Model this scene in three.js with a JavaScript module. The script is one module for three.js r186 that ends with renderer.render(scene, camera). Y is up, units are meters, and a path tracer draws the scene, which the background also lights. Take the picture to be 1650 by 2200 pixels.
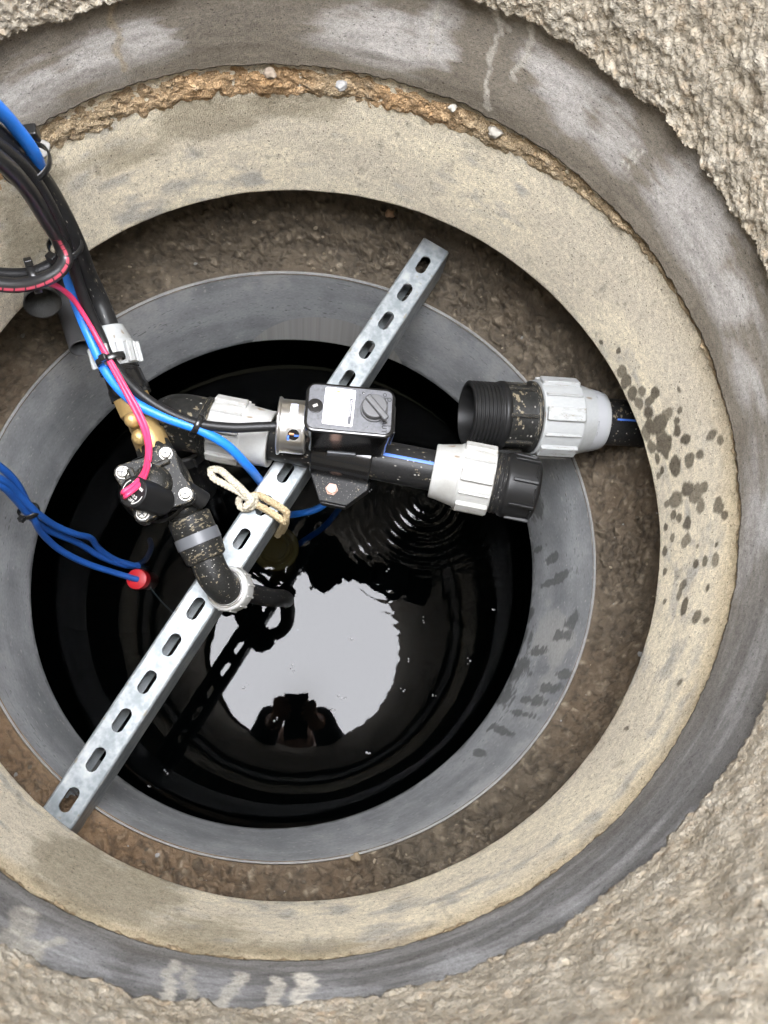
import * as THREE from 'three';
import { ImprovedNoise } from 'three/addons/math/ImprovedNoise.js';
import { RoundedBoxGeometry } from 'three/addons/geometries/RoundedBoxGeometry.js';
import { MarchingCubes } from 'three/addons/objects/MarchingCubes.js';
import * as BGU from 'three/addons/utils/BufferGeometryUtils.js';

// ---------------------------------------------------------------- camera, sky, sun, exposure
const V = (x, y, z) => new THREE.Vector3(x, y, z);
const scene = new THREE.Scene();
const camera = new THREE.PerspectiveCamera(67.316, 768 / 1024, 0.02, 200);
camera.position.set(0.0131, 1.0017, 0.2134);
camera.up.set(0, 0.24129, -0.97045);
camera.lookAt(0.0131 + 0.1059, 1.0017 - 0.96499, 0.2134 - 0.23994);
camera.focus = 0.9;
camera.userData.fStop = 11;
{
  // even overcast, brightest overhead
  const w = 128, h = 64, d = new Float32Array(w * h * 4);
  for (let j = 0; j < h; j++) for (let i = 0; i < w; i++) {
    const el = ((j + 0.5) / h - 0.5) * Math.PI, k = (j * w + i) * 4;
    const L = el > 0 ? (1 + 2 * Math.sin(el)) / 3 : 0.2;
    d[k] = 2.4 * L * 0.94; d[k + 1] = 2.4 * L * 0.98; d[k + 2] = 2.4 * L * 1.10; d[k + 3] = 1;
  }
  const t = new THREE.DataTexture(d, w, h, THREE.RGBAFormat, THREE.FloatType);
  t.mapping = THREE.EquirectangularReflectionMapping; t.magFilter = THREE.LinearFilter; t.needsUpdate = true;
  scene.background = t; scene.environment = t;
}
const sun = new THREE.DirectionalLight(0xfffcf8, 1.5);
sun.position.set(-0.5, 10, 0.2); sun.target.position.set(0, 0, 0);
sun.castShadow = true; sun.shadow.radius = 120; sun.shadow.mapSize.set(2048, 2048);
Object.assign(sun.shadow.camera, { left: -1.5, right: 1.5, top: 1.5, bottom: -1.5, near: 1, far: 14 });
scene.add(sun, sun.target);
const renderer = new THREE.WebGLRenderer();
renderer.setSize(768, 1024);
renderer.toneMapping = THREE.LinearToneMapping;
renderer.toneMappingExposure = 11;
renderer.shadowMap.enabled = true;

// ---------------------------------------------------------------- helpers
const PI = Math.PI, TAU = 2 * PI;
let seed = 12345;
const rnd = () => { seed = (seed * 1664525 + 1013904223) >>> 0; return seed / 4294967296; };
const clamp = (x, a = 0, b = 1) => Math.min(b, Math.max(a, x));
const sstep = (a, b, x) => { const t = clamp((x - a) / (b - a)); return t * t * (3 - 2 * t); };
const mix = (a, b, t) => a + (b - a) * t;
const mix3 = (a, b, t) => [mix(a[0], b[0], t), mix(a[1], b[1], t), mix(a[2], b[2], t)];
const IN = new ImprovedNoise();
const n3 = (x, y, z) => IN.noise(x + 31.7, y + 17.3, z + 53.9);
function fbm(x, y, z, oct = 4, gain = 0.5) { let a = 1, s = 0, t = 0; for (let o = 0; o < oct; o++) { s += a * n3(x, y, z); t += a; a *= gain; x *= 2.03; y *= 2.03; z *= 2.03; } return s / t; }
const wrapd = (a) => { while (a > PI) a -= TAU; while (a < -PI) a += TAU; return a; };
function harm(c, p) { let v = c[0]; for (let k = 1; 2 * k < c.length; k++) v += c[2 * k - 1] * Math.cos(k * p) + c[2 * k] * Math.sin(k * p); return v; }
// worley-like clod field on (x,y,z): returns distance to nearest jittered cell point and its id
function cell(x, y, z) {
  const X = Math.floor(x), Y = Math.floor(y), Z = Math.floor(z); let d1 = 9, d2 = 9, id = 0;
  for (let i = -1; i < 2; i++) for (let j = -1; j < 2; j++) for (let k = -1; k < 2; k++) {
    let h = Math.imul(X + i, 374761393) ^ Math.imul(Y + j, 668265263) ^ Math.imul(Z + k, 2147483647 - 19); h = Math.imul(h ^ (h >>> 13), 1274126177); h ^= h >>> 16;
    const a = (h & 255) / 255, b = ((h >>> 8) & 255) / 255, c = ((h >>> 16) & 255) / 255;
    const dx = X + i + a - x, dy = Y + j + b - y, dz = Z + k + c - z, d = Math.sqrt(dx * dx + dy * dy + dz * dz);
    if (d < d1) { d2 = d1; d1 = d; id = ((h >>> 4) & 1023) / 1023; } else if (d < d2) d2 = d;
  }
  return [d1, d2, id];
}
// fast periodic value noise for textures
const LAT = new Float32Array(65536); for (let i = 0; i < 65536; i++) LAT[i] = rnd();
function vn(u, v, pu, pv, s) { // u,v in cells, periods pu,pv
  const i = Math.floor(u), j = Math.floor(v); let f = u - i, g = v - j; f = f * f * (3 - 2 * f); g = g * g * (3 - 2 * g);
  const m = (a, b) => LAT[((((a % pu) + pu) % pu) * 127 + (((b % pv) + pv) % pv) * 7919 + s * 3571) & 65535];
  return mix(mix(m(i, j), m(i + 1, j), f), mix(m(i, j + 1), m(i + 1, j + 1), f), g);
}
function vfbm(u, v, cu, cv, s, oct = 4) { let a = 1, t = 0, r = 0; for (let o = 0; o < oct; o++) { r += a * vn(u * cu, v * cv, cu, cv, s + o); t += a; a *= 0.55; cu *= 2; cv *= 2; } return r / t; }
const toS = (c) => 255 * (c <= 0.0031308 ? 12.92 * c : 1.055 * Math.pow(clamp(c), 1 / 2.4) - 0.055);
function tex(w, h, fn, srgb = true) { // fn(u, v) -> linear rgb or a height
  const d = new Uint8Array(w * h * 4);
  for (let j = 0; j < h; j++) for (let i = 0; i < w; i++) {
    const c = fn((i + 0.5) / w, (j + 0.5) / h), k = (j * w + i) * 4;
    if (srgb) { d[k] = toS(c[0]); d[k + 1] = toS(c[1]); d[k + 2] = toS(c[2]); } else d[k] = d[k + 1] = d[k + 2] = 255 * clamp(c);
    d[k + 3] = 255;
  }
  const t = new THREE.DataTexture(d, w, h); t.wrapS = t.wrapT = THREE.RepeatWrapping; t.magFilter = THREE.LinearFilter; t.minFilter = THREE.LinearMipmapLinearFilter;
  if (srgb) t.colorSpace = THREE.SRGBColorSpace; t.needsUpdate = true; return t;
}
function rep(t, x, y) { const c = t.clone(); c.repeat.set(x, y); c.needsUpdate = true; return c; }
function canvasTex(w, h, draw) {
  const c = document.createElement('canvas'); c.width = w; c.height = h; draw(c.getContext('2d'), w, h);
  const t = new THREE.CanvasTexture(c); t.colorSpace = THREE.SRGBColorSpace; return t;
}
const col = (r, g, b) => new THREE.Color().setRGB(r, g, b);
const std = (c, rough, o = {}) => new THREE.MeshStandardMaterial({ color: col(...c), roughness: rough, ...o });
const names = {};
function numbered(n) { const k = names[n] = (names[n] || 0) + 1; return k === 1 ? n : n + '_' + String(k - 1).padStart(3, '0'); }
function tag(o, label, category, group, kind) { if (label) o.userData.label = label; if (category) o.userData.category = category; if (group) o.userData.group = group; if (kind) o.userData.kind = kind; return o; }
function sh(m) { m.castShadow = true; m.receiveShadow = true; return m; }
function thing(name, label, category, pos = V(0, 0, 0), group) { const g = new THREE.Group(); g.name = numbered(name); g.position.copy(pos); scene.add(g); return tag(g, label, category, group); }
function part(parent, name, geo, m) { const o = sh(new THREE.Mesh(geo, m)); o.name = name; parent.add(o); return o; }
function solo(name, geo, m, label, category, group, kind) { const o = sh(new THREE.Mesh(geo, m)); o.name = numbered(name); scene.add(o); return tag(o, label, category, group, kind); }
// turn a group so that its local y runs from A to B and its local z leans towards up
function aim(g, A, B, up = V(0, 1, 0)) {
  const y = B.clone().sub(A).normalize(), z = up.clone().addScaledVector(y, -up.dot(y)).normalize(), x = y.clone().cross(z);
  g.position.copy(A); g.quaternion.setFromRotationMatrix(new THREE.Matrix4().makeBasis(x, y, z)); return g;
}
const merge = (a) => BGU.mergeGeometries(a.map((g) => { const q = g.index ? g.toNonIndexed() : g; for (const k of Object.keys(q.attributes)) if (!['position', 'normal', 'uv'].includes(k)) q.deleteAttribute(k); return q; }));
const lathe = (p, seg = 56) => new THREE.LatheGeometry(p.map((q) => new THREE.Vector2(q[0], q[1])), seg);
const cylG = (r, y0, y1, seg = 40, r2 = r) => new THREE.CylinderGeometry(r2, r, y1 - y0, seg).translate(0, (y0 + y1) / 2, 0);
// a cylinder with eased edges, closed
const puck = (r, y0, y1, e = 0.0012, seg = 48) => lathe([[0, y0], [r - e, y0], [r - e * 0.3, y0 + e * 0.3], [r, y0 + e], [r, y1 - e], [r - e * 0.3, y1 - e * 0.3], [r - e, y1], [0, y1]], seg);
const uvk = (g, k) => { const u = g.attributes.uv; for (let i = 0; i < u.count; i++) u.setXY(i, u.getX(i) * k, u.getY(i) * k); return g; };
const rbox = (w, h, d, r = 0.001, s = 2) => new RoundedBoxGeometry(w, h, d, s, r);
function curve(pts, t = 0.5) { return new THREE.CatmullRomCurve3(pts, false, 'centripetal', t); }
function tubeSolo(name, pts, r, m, label, category, group, seg = 120) { // a bent cable, its origin at its first point
  const p = pts.map((q) => q.clone().sub(pts[0])); const c = curve(p);
  const o = solo(name, new THREE.TubeGeometry(c, seg, r, 14, false), m, label, category, group); o.position.copy(pts[0]); return o;
}
// a sheet swept round the shaft: f(phi, s) -> {r, y, c?}
function sweep(nf, ns, f, cx = 0, cz = 0) {
  const P = new Float32Array((nf + 1) * (ns + 1) * 3), U = new Float32Array((nf + 1) * (ns + 1) * 2), C = new Float32Array((nf + 1) * (ns + 1) * 3), I = new Uint32Array(nf * ns * 6);
  let k = 0, q = 0, hasC = false;
  for (let i = 0; i <= nf; i++) for (let j = 0; j <= ns; j++) {
    const ph = -PI + (i % nf) / nf * TAU, o = f(ph, j / ns);
    P[3 * k] = cx + o.r * Math.cos(ph); P[3 * k + 1] = o.y; P[3 * k + 2] = cz + o.r * Math.sin(ph);
    U[2 * k] = i / nf; U[2 * k + 1] = j / ns; if (o.c) { C.set(o.c, 3 * k); hasC = true; } k++;
  }
  for (let i = 0; i < nf; i++) for (let j = 0; j < ns; j++) { const a = i * (ns + 1) + j, b = a + ns + 1; I.set([a, a + 1, b, b, a + 1, b + 1], q); q += 6; }
  const g = new THREE.BufferGeometry(); g.setAttribute('position', new THREE.BufferAttribute(P, 3)); g.setAttribute('uv', new THREE.BufferAttribute(U, 2));
  if (hasC) g.setAttribute('color', new THREE.BufferAttribute(C, 3)); g.setIndex(new THREE.BufferAttribute(I, 1)); g.computeVertexNormals(); return g;
}

// ---------------------------------------------------------------- materials
const grainTex = tex(512, 512, (u, v) => { const a = vfbm(u, v, 64, 64, 3, 3), b = vfbm(u, v, 12, 12, 9, 3); return 0.65 * a + 0.35 * b; }, false);
const grain = (x, y) => rep(grainTex, x, y);
function cell2(u, v, n, s) { // periodic cell noise on an n x n grid: distance, second distance, id
  u *= n; v *= n; const X = Math.floor(u), Y = Math.floor(v); let d1 = 9, d2 = 9, id = 0;
  for (let i = -1; i < 2; i++) for (let j = -1; j < 2; j++) {
    const a = (((X + i) % n) + n) % n, b = (((Y + j) % n) + n) % n; let h = Math.imul(a + 1, 374761393) ^ Math.imul(b + 1, 668265263) ^ Math.imul(s, 974711); h = Math.imul(h ^ (h >>> 13), 1274126177); h ^= h >>> 16;
    const dx = X + i + (h & 255) / 255 - u, dy = Y + j + ((h >>> 8) & 255) / 255 - v, d = Math.hypot(dx, dy); if (d < d1) { d2 = d1; d1 = d; id = ((h >>> 4) & 1023) / 1023; } else if (d < d2) d2 = d;
  }
  return [d1, d2, id];
}
const sandF = (u, v) => { // fine sandy concrete, mean near 0.8
  const f = vfbm(u, v, 180, 180, 701, 2), m = vfbm(u, v, 40, 40, 711, 3), [d, , id] = cell2(u + 0.002 * f, v, 120, 5), [e, , ie] = cell2(u, v, 26, 8);
  let k = 0.80 + 0.62 * (f - 0.5) + 0.30 * (m - 0.5); if (id > 0.82) k = mix(k, 1.15, 0.7 * sstep(0.55, 0.2, d)); if (id < 0.13) k = mix(k, 0.36, 0.7 * sstep(0.5, 0.25, d)); if (ie > 0.93) k = mix(k, 0.25, sstep(0.20, 0.12, e + 0.1 * (f - 0.5))); return k;
};
const sandMap = tex(768, 768, (u, v) => { const k = clamp(sandF(u, v), 0, 1); return [k, k * 0.985, k * 0.955]; }), sandBump = tex(768, 768, (u, v) => sandF(u, v) * 0.8, false);
const stoneF = (u, v) => { // gravelly mortar: small stones of many sizes in paste
  const f = vfbm(u, v, 150, 150, 721, 3), m = vfbm(u, v, 22, 22, 731, 3), w = 0.012 * (m - 0.5); const [a, a2, ia] = cell2(u + w, v - w, 26, 11), [b, b2, ib] = cell2(u - w, v + w, 64, 12), [c, , ic] = cell2(u, v, 140, 13);
  let h = 0.30 + 0.35 * (f - 0.5) + 0.3 * (m - 0.5), t = [0.62, 0.60, 0.56].map((x) => x * (0.72 + 0.6 * f + 0.35 * (m - 0.5)));
  const lay = (d, id, th, sc, amp) => { if (id < th) return; const k = sstep(sc, sc * 0.55, d + 0.12 * (f - 0.5)); h = mix(h, 0.45 + amp * (1 - d) + 0.2 * (f - 0.5), k); const q = (id - th) / (1 - th), tone = q < 0.3 ? [0.72, 0.66, 0.55] : q < 0.5 ? [0.50, 0.40, 0.29] : q < 0.7 ? [0.42, 0.42, 0.43] : [0.80, 0.77, 0.70]; t = mix3(t, tone.map((x) => x * (0.8 + 0.4 * f)), k * 0.75); };
  lay(c, ic, 0.45, 0.5, 0.15); lay(b, ib, 0.68, 0.46, 0.22); lay(a, ia, 0.86, 0.40, 0.3); const pit = sstep(0.42, 0.24, vfbm(u, v, 60, 60, 741, 3)); h -= 0.3 * pit; t = t.map((x) => x * (1 - 0.45 * pit)); t = mix3(t, [0.66, 0.62, 0.54].map((x) => x * (0.75 + 0.5 * f)), 0.35); return [h, t];
};
const stoneMap = tex(1024, 1024, (u, v) => stoneF(u, v)[1]), stoneBump = tex(1024, 1024, (u, v) => stoneF(u, v)[0], false);
const speckTex = (base, speck, amt, s) => tex(512, 512, (u, v) => {
  const n = vfbm(u, v, 44, 44, s, 4), big = vfbm(u, v, 9, 9, s + 20, 3), t = sstep(amt, amt + 0.05, n * 0.7 + big * 0.42), f = vfbm(u, v, 90, 90, s + 40, 2);
  const [d, , id] = cell2(u, v, 40, s); let c = mix3(mix3(base, base.map((x) => x * 1.7 + 0.004), f), speck, t * (0.55 + 0.45 * f)); if (id > 0.91) c = mix3(c, [0.42, 0.40, 0.36], sstep(0.26, 0.14, d + 0.15 * (n - 0.5)) * (id > 0.965 ? 0.9 : 0.45)); return c;
});
const blackTex = speckTex([0.010, 0.010, 0.010], [0.20, 0.17, 0.12], 0.74, 60);
const muddyTex = speckTex([0.012, 0.012, 0.011], [0.22, 0.185, 0.125], 0.705, 80);
const whiteTex = tex(512, 512, (u, v) => {
  const a = vfbm(u, v, 5, 5, 111, 4), n = vfbm(u, v, 22, 22, 121, 3), t = sstep(0.70, 0.78, n * 0.6 + a * 0.5), f = vfbm(u, v, 120, 120, 131, 2);
  let c = mix3([0.60, 0.60, 0.575], [0.50, 0.495, 0.46], sstep(0.45, 0.7, a)); c = mix3(c, [0.27, 0.16, 0.06], t * 0.75); return c.map((x) => x * (0.94 + 0.1 * f));
});
const dull = (c, rough, k, o = {}) => new THREE.MeshPhysicalMaterial({ color: col(...c), roughness: rough, specularIntensity: k, ...o });
const M = {
  black: dull([0.9, 0.9, 0.9], 0.42, 0.4, { map: blackTex }), muddy: dull([0.9, 0.9, 0.9], 0.45, 0.28, { map: muddyTex }), gloss: std([0.009, 0.009, 0.009], 0.16), rubber: dull([0.010, 0.010, 0.010], 0.42, 0.5),
  white: std([0.62, 0.62, 0.62], 0.5, { map: whiteTex }), grey: std([0.52, 0.535, 0.555], 0.5, { map: whiteTex }), midgrey: std([0.07, 0.07, 0.072], 0.45), slate: std([0.10, 0.105, 0.115], 0.4),
  steel: std([0.74, 0.73, 0.71], 0.33, { metalness: 1, bumpMap: grain(3, 3), bumpScale: 0.0001 }), screw: std([0.28, 0.27, 0.245], 0.45, { metalness: 1 }), brass: std([0.52, 0.36, 0.15], 0.42, { metalness: 0.65, bumpMap: grain(2, 2), bumpScale: 0.0002 }),
  pinkbolt: std([0.62, 0.40, 0.32], 0.45, { metalness: 0.4, bumpMap: grain(1, 1), bumpScale: 0.0004 }), stripe: std([0.06, 0.16, 0.55], 0.4), paper: std([0.75, 0.75, 0.75], 0.5),
  blue: std([0.015, 0.19, 0.74], 0.42, { bumpMap: grain(20, 1), bumpScale: 0.0002 }), navy: std([0.014, 0.085, 0.34], 0.45, { bumpMap: grain(20, 1), bumpScale: 0.0003 }), pink: std([0.68, 0.04, 0.125], 0.42), cable: dull([0.012, 0.012, 0.0125], 0.4, 0.6, { bumpMap: grain(20, 1), bumpScale: 0.0002 }), tie: std([0.011, 0.011, 0.011], 0.28), red: std([0.52, 0.012, 0.02], 0.38),
};

// ---------------------------------------------------------------- the setting: ground, shaft, earth, liner, water
const GY = 1.40, CXR = 0.0172;
const HCON = [0.1768, 0.0128, 0.0034, -0.0013, 0.0033], HJOI = [0.3675, -0.0005, 0.0038, -0.0072, 0.002, 0.0012, -0.0021], HTOP = [0.4903, -0.0011, 0.0064, -0.001, -0.006, -0.0034, -0.0024, -0.0008, 0.0032];
const HRIM = [0.4021, 0.0025, 0.0024, 0.0076, 0.001], HWAT = [0.3943, -0.0049, -0.0036, 0.0013, -0.0055];
const RR = 0.3993, WY = -0.279;
{ // rough concrete collar from the second ring up to the ground
  const g = sweep(1400, 200, (p, s) => {
    const k = Math.pow(s, 1.35), x = Math.cos(p) * 0.39, z = Math.sin(p) * 0.39, low = sstep(0.06, 0.0, s);
    let y = mix(harm(HTOP, p) - 0.006, GY, k);
    y += low * (0.020 * fbm(x * 20, 0.3, z * 20, 5, 0.66) + 0.004 * n3(x * 170, 0, z * 170));
    let r = mix(0.383, 0.364, sstep(0, 0.8, s));
    const wx = x + 0.006 * n3(x * 60, y * 60, z * 60), wz = z + 0.006 * n3(x * 60 + 9, y * 60, z * 60), [d1, d2, id] = cell(wx * 150, y * 150, wz * 150), fine = fbm(x * 200, y * 200, z * 200, 4, 0.7), lump = fbm(x * 30, y * 30, z * 30, 4, 0.6);
    const st = clamp(1 - d1 * 1.15) * (id > 0.45 ? 1 : 0.35);
    r -= 0.0018 * st * sstep(-0.3, 0.3, n3(x * 40, y * 40, z * 40)) + 0.0050 * lump + 0.0046 * fine * (0.6 + 0.6 * sstep(0.2, -0.6, Math.sin(p))); if (s < 0.012) r += 0.028 * (1 - s / 0.012);
    const t = clamp(0.5 + 0.9 * fbm(x * 60, y * 60, z * 60, 3)), w = clamp(0.5 + 1.1 * lump);
    let c = mix3([0.40, 0.375, 0.325], [0.58, 0.56, 0.51], t); c = mix3(c, [0.38, 0.315, 0.22], 0.5 * (1 - w)); if (id > 0.86) c = mix3(c, [0.48, 0.34, 0.21], 0.4 * st); if (id < 0.1) c = mix3(c, [0.34, 0.34, 0.34], 0.5 * st);
    c = mix3(c, [0.20, 0.17, 0.125], clamp(-fine * 1.6) * 0.7);
    return { r, y, c };
  }, CXR, 0.0);
  { const u = g.attributes.uv, q = g.attributes.position; for (let i = 0; i < u.count; i++) u.setY(i, q.getY(i) / 2.42); }
  solo('concrete_collar', g, std([1, 1, 1], 0.95, { vertexColors: true, map: rep(stoneMap, 14, 14), bumpMap: rep(stoneBump, 14, 14), bumpScale: 0.0013 }), 'rough beige concrete collar with gravel lumps, above the smooth dark ring', 'collar');
  // ground round the mouth of the shaft
  const gg = sweep(160, 60, (p, s) => { const r = 0.363 + 30 * Math.pow(s, 3.2), x = r * Math.cos(p), z = r * Math.sin(p), e = sstep(0.36, 0.8, r); return { r, y: GY + 0.012 * e + 0.03 * e * fbm(x * 1.1, 0, z * 1.1, 4) + 0.006 * fbm(x * 12, 0.5, z * 12, 2), c: mix3([0.16, 0.13, 0.09], [0.09, 0.10, 0.05], clamp(0.5 + fbm(x * 2, 3, z * 2, 4))) }; }, 0.0397, 0.005);
  solo('ground', gg, std([1, 1, 1], 0.95, { vertexColors: true }), 'bare earth ground round the mouth of the shaft', 'ground', null, 'structure');
}
{ // second ring: smooth dark concrete with pale bloom and grout runs
  const bloom = [[-1.417, 0.4258, 0.0512, 0.0309], [-1.271, 0.4377, 0.0252, 0.0269], [-0.975, 0.4452, 0.0365, 0.0264], [-0.904, 0.4262, 0.0286, 0.0410], [-0.794, 0.4268, 0.0360, 0.0312], [-0.581, 0.4387, 0.0368, 0.0421], [-0.467, 0.4279, 0.0392, 0.0532], [-0.325, 0.4233, 0.0373, 0.0322], [-0.162, 0.4039, 0.0458, 0.0313], [-2.234, 0.4110, 0.0466, 0.0285], [-2.070, 0.4142, 0.0403, 0.0235], [-1.955, 0.4230, 0.0243, 0.0215], [0.155, 0.3870, 0.0690, 0.0299], [0.888, 0.4842, 0.0204, 0.0299], [1.100, 0.4657, 0.0236, 0.0468], [1.310, 0.4539, 0.0335, 0.0348], [1.542, 0.4384, 0.0363, 0.0316], [1.735, 0.4320, 0.0422, 0.0357], [1.969, 0.4372, 0.0303, 0.0341]];
  const runs = [[-1.282, 0.4697, -1.277, 0.4065, 0.006, 0.4], [-1.141, 0.4836, -1.110, 0.3782, 0.007, 0.4], [-1.155, 0.4801, -1.114, 0.4691, 0.006, 0.4], [-1.059, 0.4828, -1.059, 0.4236, 0.008, 0.42], [-1.998, 0.4609, -2.013, 0.3947, 0.008, 0.25], [1.796, 0.4042, 1.801, 0.5034, 0.009, 0.55], [1.772, 0.4107, 1.760, 0.4682, 0.008, 0.4], [1.692, 0.4139, 1.716, 0.4949, 0.011, 0.5], [1.630, 0.4205, 1.628, 0.4734, 0.012, 0.55], [1.580, 0.4155, 1.588, 0.4817, 0.016, 0.7], [1.992, 0.4290, 2.006, 0.4805, 0.01, 0.45], [2.070, 0.4107, 2.045, 0.4684, 0.02, 0.4], [2.017, 0.4523, 2.011, 0.5085, 0.018, 0.4], [-0.730, 0.4383, -0.739, 0.4133, 0.003, 0.5], [-0.717, 0.4444, -0.720, 0.4162, 0.002, 0.5]];
  const Y0 = 0.33, Y1 = 0.53;
  const paint = (p, y) => {
    const u = (p + PI) / TAU, v = (y - Y0) / (Y1 - Y0), a = vfbm(u, v, 14, 3, 201, 5), b = vfbm(u, v, 60, 16, 211, 4), f = vfbm(u, v, 700, 70, 221, 2), h = vfbm(u, v, 40, 30, 231, 3);
    let c = mix3([0.125, 0.110, 0.088], [0.205, 0.186, 0.158], a); // damp grey-brown
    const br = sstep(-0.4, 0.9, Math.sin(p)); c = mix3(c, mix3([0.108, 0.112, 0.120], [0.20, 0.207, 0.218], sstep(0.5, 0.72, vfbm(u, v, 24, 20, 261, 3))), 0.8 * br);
    let t = 0; for (const q of bloom) { const dx = wrapd(p - q[0]) * RR / (q[2] + 0.006), dy = (y - q[1]) / (q[3] + 0.006), d = Math.sqrt(dx * dx + dy * dy) + (a - 0.5) * 1.8 + (b - 0.5) * 1.6 + (h - 0.5) * 0.7; t = Math.max(t, sstep(1.25, 0.45, d)); }
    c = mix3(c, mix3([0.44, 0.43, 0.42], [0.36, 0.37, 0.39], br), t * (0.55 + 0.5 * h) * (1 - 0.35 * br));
    const low = sstep(0.055, 0.0, y - harm(HJOI, p) + (b - 0.5) * 0.05); c = mix3(c, [0.115, 0.10, 0.078], 0.75 * low * (1 - 0.6 * br));
    for (const q of runs) {
      const dp = wrapd(q[2] - q[0]) * RR, dy = q[3] - q[1], L2 = dp * dp + dy * dy, px = wrapd(p - q[0]) * RR, py = y - q[1], tt = (px * dp + py * dy) / L2, s = clamp(tt);
      const d = Math.hypot(px - s * dp + (b - 0.5) * 0.016, py - s * dy), k = sstep(q[4] * 0.55, q[4] * 0.25, d + (h - 0.5) * 0.006) * (0.75 + 0.5 * b);
      c = mix3(c, q[5] < 0.3 ? [0.26, 0.22, 0.15] : [q[5], q[5] * 0.96, q[5] * 0.86], clamp(k) * (0.35 + 0.6 * h));
    }
    const g2 = vn(u * 1000, v * 100, 1000, 100, 251), k = (1.02 + 0.3 * (f - 0.5) + 0.34 * (h - 0.5) + 0.3 * (b - 0.5)) * (0.92 + 0.16 * g2) * 1.3; return [c[0] * k, c[1] * k, c[2] * k];
  };
  const g = sweep(1600, 84, (p, s) => {
    const x = Math.cos(p) * 0.393, z = Math.sin(p) * 0.393, lip = sstep(0.12, 0.0, s);
    let yb = harm(HJOI, p) + 0.004 + 0.005 * fbm(x * 30, 7, z * 30, 4, 0.65) + 0.0022 * n3(x * 190, 2, z * 190);
    let y = mix(yb, harm(HTOP, p) + 0.02, Math.max(0, (s - 0.08) / 0.92));
    let r = 0.3925 + 0.0012 * fbm(x * 9, y * 9, z * 9, 2) - 0.0035 * lip * (0.5 + fbm(x * 60, y * 60, z * 60, 3));
    if (s < 0.08) r += 0.03 * (1 - s / 0.08);
    return { r, y, c: paint(p, y) };
  }, CXR, 0);
  const uv = g.attributes.uv, ps = g.attributes.position; for (let i = 0; i < uv.count; i++) uv.setY(i, ps.getY(i) / 2.42);
  solo('concrete_ring', g, dull([1, 1, 1], 0.85, 0.4, { vertexColors: true, map: rep(sandMap, 17, 34), bumpMap: rep(sandBump, 17, 34), bumpScale: 0.0014 }), 'smooth dark grey concrete shaft ring with white bloom and grout runs', 'concrete ring');
}
const jointLow = (p) => { // lower edge of the squeezed-out mortar between the rings
  const x = Math.cos(p), z = Math.sin(p), top = sstep(-0.35, -2.0 + 0.6, p) * sstep(-3.1, -2.3, p);
  return harm(HJOI, p) - (0.010 + 0.036 * top + 0.012 * sstep(0.6, 1.6, p) + (0.006 + 0.022 * top) * fbm(x * 9, 1, z * 9, 4, 0.6));
};
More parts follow.
